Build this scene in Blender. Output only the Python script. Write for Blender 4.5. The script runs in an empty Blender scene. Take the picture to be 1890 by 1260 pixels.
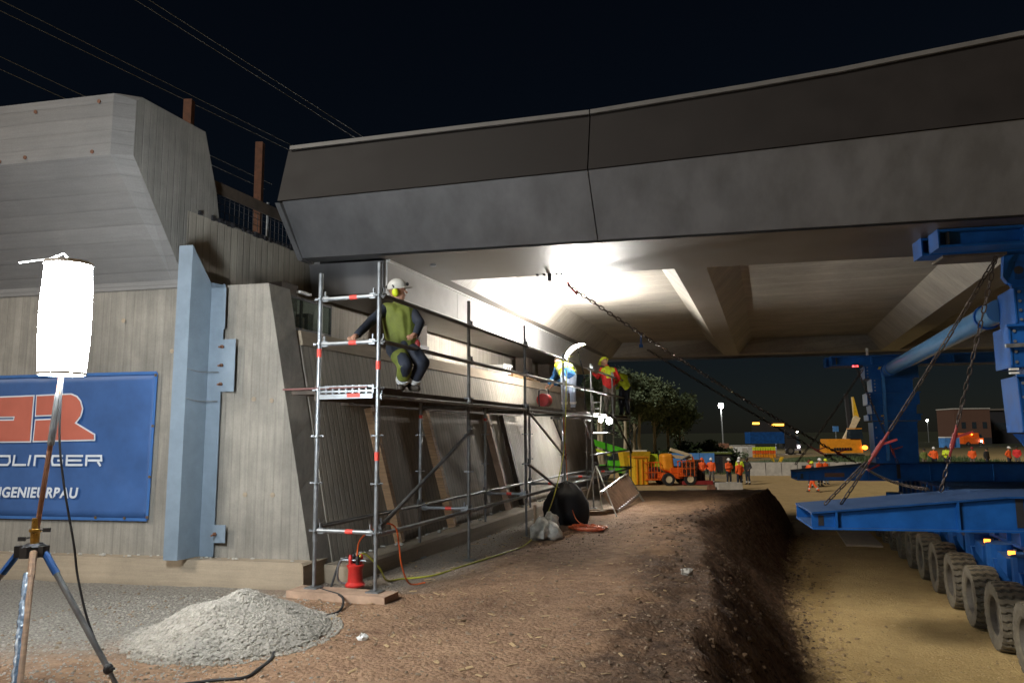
import bpy, bmesh, math, random
from mathutils import Vector, Matrix, noise

R = math.radians
rnd = random.Random(7)
sc = bpy.context.scene
col = sc.collection

# ------------------------------------------------------------------ camera
cam = bpy.data.cameras.new('camera')
cam.sensor_width = 36.0
cam.lens = 36.0 * 1381.0 / 1890.0
cam.clip_start = 0.05
cam.clip_end = 3000.0
camo = bpy.data.objects.new('camera', cam)
col.objects.link(camo)
PITCH, ROLL = R(7.02), R(0.436)
fw = Vector((0, math.cos(PITCH), math.sin(PITCH)))
up0 = Vector((0, -math.sin(PITCH), math.cos(PITCH)))
rt = Vector((1, 0, 0)) * math.cos(ROLL) - up0 * math.sin(ROLL)
upv = Vector((1, 0, 0)) * math.sin(ROLL) + up0 * math.cos(ROLL)
m3 = Matrix((rt, upv, -fw)).transposed()
camo.matrix_world = Matrix.Translation((0, 0, 1.675)) @ m3.to_4x4()
sc.camera = camo

# ------------------------------------------------------------------ night sky, faint directional light, exposure
SUN_EL, SUN_AZ = R(37), R(-125)      # azimuth the light comes FROM, clockwise from +Y
world = bpy.data.worlds.new('World')
sc.world = world
world.use_nodes = True
wn = world.node_tree
bg = wn.nodes['Background']
sky = wn.nodes.new('ShaderNodeTexSky')
sky.sky_type = 'NISHITA'
sky.sun_disc = False
sky.sun_elevation = SUN_EL
sky.sun_rotation = SUN_AZ
sky.air_density = 1.0
sky.dust_density = 0.3
sky.ozone_density = 4.0
wn.links.new(sky.outputs[0], bg.inputs[0])
bg.inputs[1].default_value = 0.0009
sun = bpy.data.lights.new('sun', 'SUN')
sun.energy = 1.35
sun.angle = R(12.0)
sun.color = (1.0, 0.93, 0.82)
suno = bpy.data.objects.new('sun', sun)
col.objects.link(suno)
fromdir = Vector((math.sin(SUN_AZ) * math.cos(SUN_EL), math.cos(SUN_AZ) * math.cos(SUN_EL), math.sin(SUN_EL)))
suno.rotation_euler = fromdir.to_track_quat('Z', 'Y').to_euler()
suno.location = (0, 0, 40)
sc.view_settings.view_transform = 'Standard'
sc.view_settings.look = 'None'
sc.view_settings.gamma = 1.0
sc.view_settings.exposure = 0.75
sc.cycles.use_denoising = True
sc.cycles.max_bounces = 6
sc.cycles.sample_clamp_indirect = 6.0
sc.cycles.caustics_reflective = False
sc.cycles.caustics_refractive = False

# ------------------------------------------------------------------ frames of the place
S = Vector((math.sin(.3259), math.cos(.3259), 0))      # along the abutment front and the scaffold, away from us
N = Vector((-math.cos(.3259), math.sin(.3259), 0))     # into the abutment
B = Vector((math.cos(R(12)), -math.sin(R(12)), 0))     # along the bridge, to the right
PB = Vector((math.sin(R(12)), math.cos(R(12)), 0))
Z = Vector((0, 0, 1))
SA = Vector((-1.4281, 7.9538, 0))                      # foot of the first scaffold standard
WO = Vector((-2.27, 8.63, 0))                          # foot of the abutment corner
LANE, FAR = -1.5, -1.8

def fr(o, a, b, x, y, z):
    return o + a * x + b * y + Z * z

# ------------------------------------------------------------------ mesh builder
class MB:
    def __init__(s):
        s.v = []; s.f = []; s.m = []; s.cur = 0
    def add(s, vs, fs):
        o = len(s.v)
        s.v += [Vector(p) for p in vs]
        s.f += [tuple(i + o for i in f) for f in fs]
        s.m += [s.cur] * len(fs)
        return s
    def hexa(s, p):      # 8 points: bottom loop 0-3, top loop 4-7
        return s.add(p, [(3, 2, 1, 0), (4, 5, 6, 7), (0, 1, 5, 4), (1, 2, 6, 5), (2, 3, 7, 6), (3, 0, 4, 7)])
    def box(s, c, d, ax=Vector((1, 0, 0)), ay=None, az=None):   # centre, full sizes, axes
        ax = Vector(ax).normalized()
        if ay is None:
            ay = Vector((-ax.y, ax.x, 0)) if abs(ax.z) < .99 else Vector((0, 1, 0))
        ay = Vector(ay).normalized()
        az = ax.cross(ay).normalized() if az is None else Vector(az)
        c = Vector(c); x = ax * d[0] / 2; y = ay * d[1] / 2; z = az * d[2] / 2
        return s.hexa([c - x - y - z, c + x - y - z, c + x + y - z, c - x + y - z, c - x - y + z, c + x - y + z, c + x + y + z, c - x + y + z])
    def bar(s, a, b, w, h, upd=Z):      # box along a-b
        a = Vector(a); b = Vector(b); d = b - a
        ax = d.normalized(); ay = Vector(upd).cross(ax)
        if ay.length < 1e-4: ay = Vector((0, 1, 0)).cross(ax)
        ay.normalize()
        return s.box((a + b) / 2, (d.length, w, h), ax, ay)
    def tube(s, pts, r, seg=8, caps=True):
        pts = [Vector(p) for p in pts]
        n = len(pts); rs = r if isinstance(r, (list, tuple)) else [r] * n
        o = len(s.v); prev = None; fs = []
        for i, p in enumerate(pts):
            t = (pts[min(i + 1, n - 1)] - pts[max(i - 1, 0)]).normalized()
            if prev is None:
                a = t.cross(Z)
                if a.length < 1e-3: a = t.cross(Vector((1, 0, 0)))
            else:
                a = prev - t * prev.dot(t)
            a.normalize(); prev = a; b = t.cross(a)
            for k in range(seg):
                an = 2 * math.pi * k / seg
                s.v.append(p + (a * math.cos(an) + b * math.sin(an)) * rs[i])
        for i in range(n - 1):
            for k in range(seg):
                k2 = (k + 1) % seg
                fs.append((o + i * seg + k, o + i * seg + k2, o + (i + 1) * seg + k2, o + (i + 1) * seg + k))
        if caps:
            fs.append(tuple(o + k for k in range(seg))[::-1]); fs.append(tuple(o + (n - 1) * seg + k for k in range(seg)))
        s.f += fs; s.m += [s.cur] * len(fs)
        return s
    def prism(s, loop, ext):      # closed loop of points extruded by vector
        n = len(loop); loop = [Vector(p) for p in loop]; ext = Vector(ext)
        vs = loop + [p + ext for p in loop]
        fs = [tuple(range(n))[::-1], tuple(range(n, 2 * n))] + [(i, (i + 1) % n, n + (i + 1) % n, n + i) for i in range(n)]
        return s.add(vs, fs)
    def loft(s, loops, cap=True):
        n = len(loops[0]); vs = [p for l in loops for p in l]; fs = []
        for i in range(len(loops) - 1):
            for k in range(n):
                k2 = (k + 1) % n
                fs.append((i * n + k, i * n + k2, (i + 1) * n + k2, (i + 1) * n + k))
        if cap:
            fs.append(tuple(range(n))[::-1]); fs.append(tuple((len(loops) - 1) * n + k for k in range(n)))
        return s.add(vs, fs)
    def ball(s, c, r, seg=10, rings=6, ax=None):
        c = Vector(c); r = Vector((r, r, r)) if not hasattr(r, '__len__') else Vector(r)
        X, Y, Zz = ax if ax else (Vector((1, 0, 0)), Vector((0, 1, 0)), Z)
        vs = [c - Zz * r.z]; fs = []
        for i in range(1, rings):
            ph = math.pi * i / rings - math.pi / 2
            for k in range(seg):
                th = 2 * math.pi * k / seg
                vs.append(c + X * (r.x * math.cos(ph) * math.cos(th)) + Y * (r.y * math.cos(ph) * math.sin(th)) + Zz * (r.z * math.sin(ph)))
        vs.append(c + Zz * r.z); last = len(vs) - 1
        for k in range(seg):
            fs.append((0, 1 + (k + 1) % seg, 1 + k))
            fs.append((last, last - seg + k, last - seg + (k + 1) % seg))
        for i in range(rings - 2):
            for k in range(seg):
                a = 1 + i * seg; k2 = (k + 1) % seg
                fs.append((a + k, a + k2, a + seg + k2, a + seg + k))
        return s.add(vs, fs)
    def capsule(s, a, b, ra, rb, seg=10):
        a = Vector(a); b = Vector(b); t = (b - a)
        if t.length < 1e-5: return s.ball(a, ra)
        t.normalize()
        pts = []; rs = []
        for k in (-1.0, -.8, -.45): pts.append(a + t * ra * k); rs.append(ra * math.sqrt(max(0.0004, 1 - k * k)))
        pts += [a, b]; rs += [ra, rb]
        for k in (.45, .8, 1.0): pts.append(b + t * rb * k); rs.append(rb * math.sqrt(max(0.0004, 1 - k * k)))
        return s.tube(pts, rs, seg)
    def lathe(s, prof, c, axis=Z, seg=24, closed=False):     # prof: (r, h) along axis
        c = Vector(c); axis = Vector(axis).normalized()
        a = axis.cross(Vector((0, 0, 1)))
        if a.length < 1e-3: a = Vector((1, 0, 0))
        a.normalize(); b = axis.cross(a)
        loops = []
        for r_, h_ in prof:
            loops.append([c + axis * h_ + (a * math.cos(2 * math.pi * k / seg) + b * math.sin(2 * math.pi * k / seg)) * r_ for k in range(seg)])
        return s.loft(loops, not closed)
    def mesh(s, name, mats, smooth=False, off=Vector((0, 0, 0))):
        me = bpy.data.meshes.new(name)
        me.from_pydata([tuple(p - off) for p in s.v], [], s.f)
        mats = mats if isinstance(mats, (list, tuple)) else [mats]
        for m in mats: me.materials.append(m)
        if len(mats) > 1:
            me.polygons.foreach_set('material_index', s.m)
        me.validate()
        bm = bmesh.new(); bm.from_mesh(me)
        bmesh.ops.recalc_face_normals(bm, faces=bm.faces)
        bm.to_mesh(me); bm.free()
        if smooth:
            me.polygons.foreach_set('use_smooth', [True] * len(me.polygons))
            try: me.set_sharp_from_angle(angle=R(38))
            except Exception: pass
        me.update()
        return me
    def build(s, name, mats, parent=None, smooth=False):
        off = wloc(parent) if parent else Vector((0, 0, 0))
        return obj(name, s.mesh(name, mats, smooth, off), parent)

def wloc(o):
    p = Vector(o.location)
    while o.parent: o = o.parent; p += o.location
    return p
def obj(name, data, parent=None):
    o = bpy.data.objects.new(name, data); col.objects.link(o)
    if parent: o.parent = parent
    return o
def tag(o, label=None, cat=None, group=None, kind=None):
    if label: o['label'] = label
    if cat: o['category'] = cat
    if group: o['group'] = group
    if kind: o['kind'] = kind
    return o
def thing(name, label, cat, loc=(0, 0, 0), group=None, rotz=0):
    o = bpy.data.objects.new(name, None); col.objects.link(o)
    o.location = loc; o.rotation_euler = (0, 0, rotz); o.empty_display_size = .1
    return tag(o, label, cat, group)
def copy_tree(o, parent=None):
    c = o.copy(); col.objects.link(c); c.parent = parent
    for ch in list(o.children): copy_tree(ch, c)
    return c
def place(o, mat):       # put an object whose mesh is in its own frame somewhere
    o.matrix_basis = mat; return o

# ------------------------------------------------------------------ materials
def _nodes(name):
    m = bpy.data.materials.new(name); m.use_nodes = True
    return m, m.node_tree, m.node_tree.nodes['Principled BSDF']
def N_(nt, t, **kw):
    n = nt.nodes.new(t)
    for k, v in kw.items(): setattr(n, k, v)
    return n
def L_(nt, a, b): nt.links.new(a, b)
def rgba(c): return (c[0], c[1], c[2], 1)

def mat(name, c, rough=.6, metal=0., var=.25, scale=6., bump=0., bscale=40., c2=None, stretch=None, spec=.5, dust=None):
    """plain surface with uneven colour, optional grain and dust on top faces"""
    m, nt, p = _nodes(name)
    tc = N_(nt, 'ShaderNodeTexCoord')
    vec = tc.outputs['Object']
    if stretch:
        mp = N_(nt, 'ShaderNodeMapping'); mp.inputs['Scale'].default_value = stretch
        L_(nt, vec, mp.inputs[0]); vec = mp.outputs[0]
    n1 = N_(nt, 'ShaderNodeTexNoise'); n1.inputs['Scale'].default_value = scale; n1.inputs['Detail'].default_value = 6; n1.inputs['Roughness'].default_value = .62
    L_(nt, vec, n1.inputs['Vector'])
    cr = N_(nt, 'ShaderNodeValToRGB')
    c2 = c2 or tuple(x * (1 - var) for x in c)
    cr.color_ramp.elements[0].position = .33; cr.color_ramp.elements[1].position = .66
    cr.color_ramp.elements[0].color = rgba(c2)
    cr.color_ramp.elements[1].color = rgba(tuple(min(1, x * (1 + var * .4)) for x in c))
    L_(nt, n1.outputs[0], cr.inputs[0])
    out = cr.outputs[0]
    if dust:
        g = N_(nt, 'ShaderNodeNewGeometry'); sx = N_(nt, 'ShaderNodeSeparateXYZ'); L_(nt, g.outputs['Normal'], sx.inputs[0])
        mr = N_(nt, 'ShaderNodeMapRange'); mr.inputs[1].default_value = .3; mr.inputs[2].default_value = 1.0; L_(nt, sx.outputs[2], mr.inputs[0])
        mu = N_(nt, 'ShaderNodeMath', operation='MULTIPLY'); L_(nt, mr.outputs[0], mu.inputs[0]); L_(nt, n1.outputs[0], mu.inputs[1])
        mx = N_(nt, 'ShaderNodeMix', data_type='RGBA'); L_(nt, mu.outputs[0], mx.inputs[0]); L_(nt, out, mx.inputs[6]); mx.inputs[7].default_value = rgba(dust)
        out = mx.outputs[2]
    L_(nt, out, p.inputs['Base Color'])
    p.inputs['Metallic'].default_value = metal
    p.inputs['Specular IOR Level'].default_value = spec
    rr = N_(nt, 'ShaderNodeMapRange'); rr.inputs[3].default_value = max(.05, rough - .12); rr.inputs[4].default_value = min(1, rough + .12)
    L_(nt, n1.outputs[0], rr.inputs[0]); L_(nt, rr.outputs[0], p.inputs['Roughness'])
    if bump:
        n2 = N_(nt, 'ShaderNodeTexNoise'); n2.inputs['Scale'].default_value = bscale; n2.inputs['Detail'].default_value = 4
        L_(nt, vec, n2.inputs['Vector'])
        b = N_(nt, 'ShaderNodeBump'); b.inputs['Strength'].default_value = bump; b.inputs['Distance'].default_value = .01
        L_(nt, n2.outputs[0], b.inputs['Height']); L_(nt, b.outputs[0], p.inputs['Normal'])
    return m

def emit(name, c, strength):
    m, nt, p = _nodes(name)
    p.inputs['Base Color'].default_value = rgba(c)
    p.inputs['Emission Color'].default_value = rgba(c)
    p.inputs['Emission Strength'].default_value = strength
    return m

def concrete(name, c, along, plank=.1, grain=.5, line=.35, rough=.85, stain=.35, warm=(1.0, .97, .92), sw=.09):
    """board-marked concrete: `along` is the direction across the boards"""
    m, nt, p = _nodes(name)
    ge = N_(nt, 'ShaderNodeNewGeometry'); pos = ge.outputs['Position']
    d = N_(nt, 'ShaderNodeVectorMath', operation='DOT_PRODUCT'); L_(nt, pos, d.inputs[0]); d.inputs[1].default_value = tuple(along)
    dv = N_(nt, 'ShaderNodeMath', operation='DIVIDE'); L_(nt, d.outputs['Value'], dv.inputs[0]); dv.inputs[1].default_value = plank
    fl = N_(nt, 'ShaderNodeMath', operation='FLOOR'); L_(nt, dv.outputs[0], fl.inputs[0])
    frc = N_(nt, 'ShaderNodeMath', operation='FRACT'); L_(nt, dv.outputs[0], frc.inputs[0])
    wnz = N_(nt, 'ShaderNodeTexWhiteNoise', noise_dimensions='1D'); L_(nt, fl.outputs[0], wnz.inputs['W'])
    # thin seam between boards
    pp = N_(nt, 'ShaderNodeMath', operation='PINGPONG'); L_(nt, frc.outputs[0], pp.inputs[0]); pp.inputs[1].default_value = .5
    seam = N_(nt, 'ShaderNodeMapRange'); seam.inputs[1].default_value = 0; seam.inputs[2].default_value = sw; L_(nt, pp.outputs[0], seam.inputs[0])
    # grain drawn out along the boards
    A = Vector(along).normalized(); o1 = A.cross(Vector((.3, .5, .8))).normalized()
    st = Vector((1, 1, 1)) * 1.3 + Vector((abs(A.x), abs(A.y), abs(A.z))) * 24
    mp = N_(nt, 'ShaderNodeMapping'); mp.inputs['Scale'].default_value = st; L_(nt, pos, mp.inputs[0])
    g1 = N_(nt, 'ShaderNodeTexNoise'); g1.inputs['Scale'].default_value = 1.0; g1.inputs['Detail'].default_value = 6; g1.inputs['Roughness'].default_value = .7
    L_(nt, mp.outputs[0], g1.inputs['Vector'])
    n1 = N_(nt, 'ShaderNodeTexNoise'); n1.inputs['Scale'].default_value = .9; n1.inputs['Detail'].default_value = 8; n1.inputs['Roughness'].default_value = .65; L_(nt, pos, n1.inputs['Vector'])
    n2 = N_(nt, 'ShaderNodeTexNoise'); n2.inputs['Scale'].default_value = 60; n2.inputs['Detail'].default_value = 3; L_(nt, pos, n2.inputs['Vector'])
    def mulmix(a, v, lo, hi):
        mr = N_(nt, 'ShaderNodeMapRange'); mr.inputs[1].default_value = .25; mr.inputs[2].default_value = .75; mr.inputs[3].default_value = lo; mr.inputs[4].default_value = hi
        L_(nt, v, mr.inputs[0])
        if a is None: return mr.outputs[0]
        mu = N_(nt, 'ShaderNodeMath', operation='MULTIPLY'); L_(nt, a, mu.inputs[0]); L_(nt, mr.outputs[0], mu.inputs[1]); return mu.outputs[0]
    f = mulmix(None, g1.outputs[0], 1 - grain * .5, 1 + grain * .3)
    f = mulmix(f, n1.outputs[0], 1 - stain, 1 + stain * .5)
    f = mulmix(f, wnz.outputs[0], .93, 1.06)
    f = mulmix(f, n2.outputs[0], .93, 1.07)
    sm = N_(nt, 'ShaderNodeMapRange'); sm.inputs[3].default_value = 1 - line; sm.inputs[4].default_value = 1; L_(nt, seam.outputs[0], sm.inputs[0])
    mu = N_(nt, 'ShaderNodeMath', operation='MULTIPLY'); L_(nt, f, mu.inputs[0]); L_(nt, sm.outputs[0], mu.inputs[1])
    mx = N_(nt, 'ShaderNodeMix', data_type='RGBA'); L_(nt, n1.outputs[0], mx.inputs[0]); mx.inputs[6].default_value = rgba(c); mx.inputs[7].default_value = rgba([c[i] * warm[i] for i in range(3)])
    vm = N_(nt, 'ShaderNodeVectorMath', operation='SCALE'); L_(nt, mx.outputs[2], vm.inputs[0]); L_(nt, mu.outputs[0], vm.inputs['Scale'])
    L_(nt, vm.outputs[0], p.inputs['Base Color'])
    p.inputs['Roughness'].default_value = rough
    ad = N_(nt, 'ShaderNodeMath', operation='MULTIPLY_ADD'); L_(nt, seam.outputs[0], ad.inputs[0]); ad.inputs[1].default_value = .6; L_(nt, g1.outputs[0], ad.inputs[2])
    b = N_(nt, 'ShaderNodeBump'); b.inputs['Strength'].default_value = .5; b.inputs['Distance'].default_value = .012
    L_(nt, ad.outputs[0], b.inputs['Height']); L_(nt, b.outputs[0], p.inputs['Normal'])
    return m

M = {}
M['wing'] = concrete('concrete_wing', (.275, .258, .23), B, .11, .5, .12, stain=.55)
M['cap'] = concrete('concrete_cap', (.21, .208, .21), Z, .16, .3, .12, stain=.2)
M['capend'] = concrete('concrete_cap_end', (.24, .235, .222), S, .10, .5, .12, stain=.5)
M['front'] = concrete('concrete_front', (.31, .285, .245), S, .11, .6, .38, sw=.14)
M['back'] = concrete('concrete_back', (.38, .355, .31), S, .13, .45, .25, sw=.12)
M['foot'] = concrete('concrete_footing', (.33, .27, .20), Z, .5, .3, .1)
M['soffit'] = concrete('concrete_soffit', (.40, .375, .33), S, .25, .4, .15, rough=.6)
M['lowfascia'] = mat('fascia_lower_grey', (.125, .126, .134), .55, 0, .28, 1.6, .06, 8, stretch=(1.5, 1.5, .35))
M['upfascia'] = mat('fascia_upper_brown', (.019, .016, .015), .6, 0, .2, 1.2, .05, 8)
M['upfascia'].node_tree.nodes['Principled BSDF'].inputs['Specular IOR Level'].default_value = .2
M['lip'] = mat('fascia_lip', (.10, .095, .09), .55, 0, .2, 3)
M['beamwhite'] = mat('beam_grey_white', (.55, .55, .55), .5, 0, .12, 3)
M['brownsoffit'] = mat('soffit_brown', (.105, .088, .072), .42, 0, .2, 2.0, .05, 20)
M['steelpost'] = mat('painted_steel_grey', (.17, .22, .275), .5, .0, .15, 5)
M['galv'] = mat('galvanised_steel', (.30, .32, .34), .42, .7, .3, 9)
M['galvdark'] = mat('weathered_steel_tube', (.15, .15, .15), .5, .6, .35, 9)
M['redtape'] = mat('red_tape', (.75, .07, .05), .6, 0, .3, 30)
M['deckdark'] = mat('deck_plywood_brown', (.085, .05, .04), .6, 0, .3, 8)
M['timber'] = mat('timber', (.30, .18, .095), .75, 0, .4, 5, .2, 30, stretch=(1, 1, 8))
M['timberdark'] = mat('timber_dark', (.085, .065, .05), .8, 0, .4, 6, .2, 40)
M['plank'] = mat('base_plank', (.40, .27, .19), .8, 0, .35, 5, .2, 40)
M['rust'] = mat('rusty_steel', (.19, .085, .05), .8, .2, .4, 12)
M['blue'] = mat('blue_paint', (.010, .095, .36), .5, 0, .3, 3, spec=.22, dust=(.09, .13, .2))
M['bluedark'] = mat('blue_paint_worn', (.010, .07, .25), .55, 0, .35, 4, spec=.22, dust=(.07, .10, .15))
M['bluepipe'] = mat('blue_pipe', (.11, .27, .50), .26, 0., .05, 4)
for _l in list(M['bluepipe'].node_tree.links):
    if _l.to_socket.name == 'Roughness': M['bluepipe'].node_tree.links.remove(_l)
M['bluepipe'].node_tree.nodes['Principled BSDF'].inputs['Roughness'].default_value = .24
M['chain'] = mat('chain_steel', (.075, .058, .05), .5, .7, .4, 30)
M['redpaint'] = mat('red_paint', (.28, .03, .03), .45, 0, .3, 10)
M['tyre'] = mat('tyre_rubber', (.15, .132, .10), .85, 0, .35, 8, .2, 60, dust=(.22, .17, .09))
M['rim'] = mat('wheel_rim', (.17, .155, .135), .5, .3, .4, 9)
M['black'] = mat('black_rubber', (.018, .018, .02), .6, 0, .2, 9)
M['darkgap'] = mat('dark_steel', (.03, .03, .035), .6, .2, .2, 9)
M['white'] = mat('white_paint', (.72, .72, .70), .5, 0, .15, 5)
M['sack'] = mat('woven_sack', (.74, .71, .64), .9, 0, .3, 9, .4, 60)
M['orangecable'] = mat('orange_cable', (.75, .14, .03), .5, 0, .2, 20)
M['yellowcable'] = mat('yellow_green_cable', (.55, .55, .07), .5, 0, .2, 20)
M['red'] = mat('red_plastic', (.55, .03, .025), .4, 0, .25, 10)
M['copper'] = mat('copper_pole', (.30, .15, .09), .45, .5, .3, 10)
M['brass'] = mat('brass', (.6, .38, .1), .3, .9, .3, 20)
M['woodleg'] = mat('tripod_wood', (.22, .13, .075), .6, 0, .35, 8, stretch=(1, 1, 6))
M['bluewrap'] = mat('blue_plastic_wrap', (.08, .13, .20), .25, 0, .5, 30, .6, 25)
M['alu'] = mat('aluminium', (.62, .62, .60), .35, .85, .25, 9)
M['orange'] = mat('orange_paint', (.80, .13, .015), .4, 0, .2, 5)
M['amber'] = mat('amber_paint', (.80, .30, .02), .4, 0, .2, 4)
M['yellow'] = mat('yellow_paint', (.72, .44, .025), .45, 0, .25, 5)
M['green'] = mat('green_paint', (.10, .55, .03), .4, 0, .2, 4)
M['cream'] = mat('cream_paint', (.70, .58, .38), .5, 0, .2, 5)
M['tarp'] = mat('blue_tarp', (.08, .25, .60), .5, 0, .3, 2)
M['brick'] = mat('brick_wall', (.10, .05, .033), .85, 0, .3, 8)
M['glass'] = mat('dark_glass', (.02, .03, .04), .1, 0, .2, 4)
M['leaf'] = mat('tree_leaves', (.15, .20, .11), .7, 0, .5, 1.2)
M['leaf2'] = mat('bush_leaves', (.07, .11, .04), .7, 0, .5, 1.2)
M['bark'] = mat('bark', (.45, .39, .27), .85, 0, .35, 8, stretch=(1, 1, .3))
M['conc'] = mat('precast_concrete', (.42, .40, .36), .85, 0, .25, 3, .1, 20)
M['skin'] = mat('skin', (.42, .22, .15), .55, 0, .15, 20)
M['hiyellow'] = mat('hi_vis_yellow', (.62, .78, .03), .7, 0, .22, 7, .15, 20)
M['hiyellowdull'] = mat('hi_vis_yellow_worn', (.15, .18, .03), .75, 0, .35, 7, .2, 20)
M['hiorange'] = mat('hi_vis_orange', (.95, .13, .02), .7, 0, .25, 6, .15, 20)
M['navy'] = mat('navy_cloth', (.014, .02, .036), .8, 0, .35, 9, .2, 25)
M['olive'] = mat('olive_cloth', (.16, .20, .05), .8, 0, .4, 8, .2, 25)
M['jeans'] = mat('pale_jeans', (.34, .42, .55), .85, 0, .25, 9, .2, 25)
M['greycloth'] = mat('grey_trousers', (.13, .115, .10), .85, 0, .3, 8, .2, 25)
M['bluecloth'] = mat('blue_sleeve', (.02, .12, .32), .8, 0, .3, 8, .2, 25)
M['redcloth'] = mat('red_jacket', (.70, .03, .03), .75, 0, .25, 8, .2, 25)
M['reflect'] = mat('reflective_tape', (.78, .80, .80), .3, .2, .1, 10)
M['boot'] = mat('boot_leather', (.05, .04, .03), .6, 0, .3, 10)
M['helmet'] = mat('helmet_shell', (.55, .54, .50), .4, 0, .2, 9)
M['helmety'] = mat('helmet_yellow', (.72, .85, .04), .35, 0, .1, 9)
M['muff'] = mat('ear_muff_yellow', (.75, .88, .03), .4, 0, .1, 9)
M['hair'] = mat('hair', (.05, .035, .025), .8, 0, .2, 30)
M['lampglow'] = emit('balloon_lamp_cloth', (.90, .97, 1.0), 125.0)
M['ledglow'] = emit('led_tube_face', (1.0, .95, .88), 760.0)
M['workglow'] = emit('work_light_face', (1.0, .97, .9), 1500.0)
M['mastglow'] = emit('mast_light_face', (1.0, .97, .88), 900.0)
M['smallglow'] = emit('small_lamp_face', (1.0, .9, .75), 60.0)
M['beacon'] = emit('amber_beacon', (1.0, .22, .02), 4.0)
M['headlamp'] = emit('headlamp', (.85, .8, 1.0), 60.0)
M['signglow'] = emit('amber_sign', (1.0, .45, .05), 3.0)
M['taillamp'] = emit('red_marker_lamp', (1.0, .05, .05), 5.0)

# ------------------------------------------------------------------ ground
def interp(pts, y):
    if y <= pts[0][0]:
        (a, b), (c, d) = pts[0], pts[1]
    elif y >= pts[-1][0]:
        (a, b), (c, d) = pts[-2], pts[-1]
    else:
        for i in range(len(pts) - 1):
            if pts[i][0] <= y <= pts[i + 1][0]:
                (a, b), (c, d) = pts[i], pts[i + 1]; break
    return b + (d - b) * (y - a) / (c - a)
BT = [(-40, -11), (0, -.1), (5.34, 1.25), (8.5, 2.1), (11.8, 2.85), (14.7, 3.5), (17.9, 5.1), (21.9, 7.05), (27, 9.6), (60, 26)]
BB = [(-40, -10.3), (0, .75), (5.0, 2.0), (10.1, 3.5), (15.05, 4.97), (22.3, 7.75), (29.3, 10.4), (60, 26.8)]
def sstep(a, b, x):
    t = max(0., min(1., (x - a) / (b - a))); return t * t * (3 - 2 * t)
def ground_parts(x, y):
    wob = .16 * noise.noise((x * .3, y * .9, 3.1)) + .07 * noise.noise((x, y * 2.7, 1.7))
    xt = interp(BT, y) + wob; xb = interp(BB, y) + .35 + .5 * wob
    t = (x - xt) / (xb - xt)
    return t, xt, xb
def gz(x, y, detail=True):
    t, xt, xb = ground_parts(x, y)
    tt = max(0, min(1, t)); b = tt * tt * (3 - 2 * tt) * .5 + tt * .5
    plateau = -.05 * sstep(8, 14, y) - 1.75 * sstep(22.8, 29, y)
    lane = LANE - .3 * sstep(24, 34, y)
    z = plateau + (min(plateau, lane) - plateau) * b if t > 0 else plateau
    if t >= 1: z = lane
    z = max(z, FAR) + .45 * sstep(24, 32, x) * sstep(46, 54, y)
    if y < 60 and abs(x) < 40:
        # soft shoulder of loose soil heaped beside the edge
        sh = math.exp(-((x - xt + .55) / .55) ** 2) * (1 if y < 20 else max(0, 1 - (y - 20) / 3))
        z += .07 * sh * (.6 + noise.noise((x * 1.1, y * 1.1, 5)))
        if detail:
            rough = .35 + 1.6 * sh + (1.5 if 0 < t < 1 else 0) - (.22 if t >= 1 else 0)
            z += .028 * rough * noise.fractal((x * 2.2, y * 2.2, .3), 1.0, 2.0, 4)
            z += .016 * rough * noise.noise((x * 9, y * 9, 2.2))
            if 0 < t < 1.05:
                z += .05 * noise.noise((x * 3.5, y * 1.2, 8)) 
                z += .03 * math.sin((y + x * .3) * 16 + 3 * noise.noise((x * 2, y * 2, 4))) * (1 - abs(2 * tt - 1)) * .6
            if t >= .9:    # faint wheel tracks in the lane
                dd = (x - xb) 
                z += -.015 * (math.exp(-((dd - 1.6) / .25) ** 2) + math.exp(-((dd - 2.4) / .25) ** 2))
    return z

def axis(lo, hi, step, outs_lo, outs_hi):
    n = int(round((hi - lo) / step))
    return outs_lo + [lo + (hi - lo) * i / n for i in range(n + 1)] + outs_hi
xs = axis(-7.6, 12.4, .065, [-1600, -600, -250, -120, -60, -40, -30, -22, -16, -12, -10, -8.6], [12.8, 13.5, 14.5, 16, 18, 20, 23, 26, 30, 35, 40, 50, 65, 90, 130, 200, 400, 800, 1600])
ys = axis(2.6, 27.0, .075, [-1500, -400, -120, -60, -30, -15, -8, -4, -2, 0, 1, 2], [27.4, 28, 28.8, 30, 32, 34, 37, 41, 46, 52, 60, 75, 100, 140, 200, 400, 900, 2200])
gv = []; sand = []; grav = []; unlit_far = []; loam = []
for y in ys:
    for x in xs:
        inn = -8 < x < 13 and 2 < y < 27.2
        gv.append((x, y, gz(x, y, inn)))
        t, xt, xb = ground_parts(x, y) if y < 80 else (1.2, 0, 0)
        e = .18 * noise.noise((x * .8, y * .8, 7)) + .1 * noise.noise((x * 3, y * 3, 9))
        sand.append(max(sstep(.85, 1.25, t + e), .75 * sstep(26, 33, y)))
        u = (Vector((x, y, 0)) - WO).dot(PB)
        gr = sstep(-1.9, -3.2, x + 2 * e) * sstep(-3.4, -2.2, u + 2 * e)
        gr = max(gr, .8 * sstep(1.15, .35, abs((Vector((x, y, 0)) - WO).dot(N) + .55) + 1.2 * e) * (1 if y > 8.2 else 0))
        grav.append(gr)
        loam.append(max(sstep(-1.25, -.35, (x - xt) + 3.2 * e + .5 * noise.noise((x * .9, y * .5, 12)) - .35 * sstep(11, 14, y)), 0) * (1 if y < 40 else 0))
        unlit_far.append(max(sstep(74, 90, y + 6 * noise.noise((x * .1, y * .1, 4))) * (1 - .8 * sstep(24, 34, x) * (1 - sstep(80, 120, y))), sstep(8.5, 4, x) * sstep(40, 50, y)))  # mask for distant ground coloured near-black in place of unlit night distance
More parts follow.
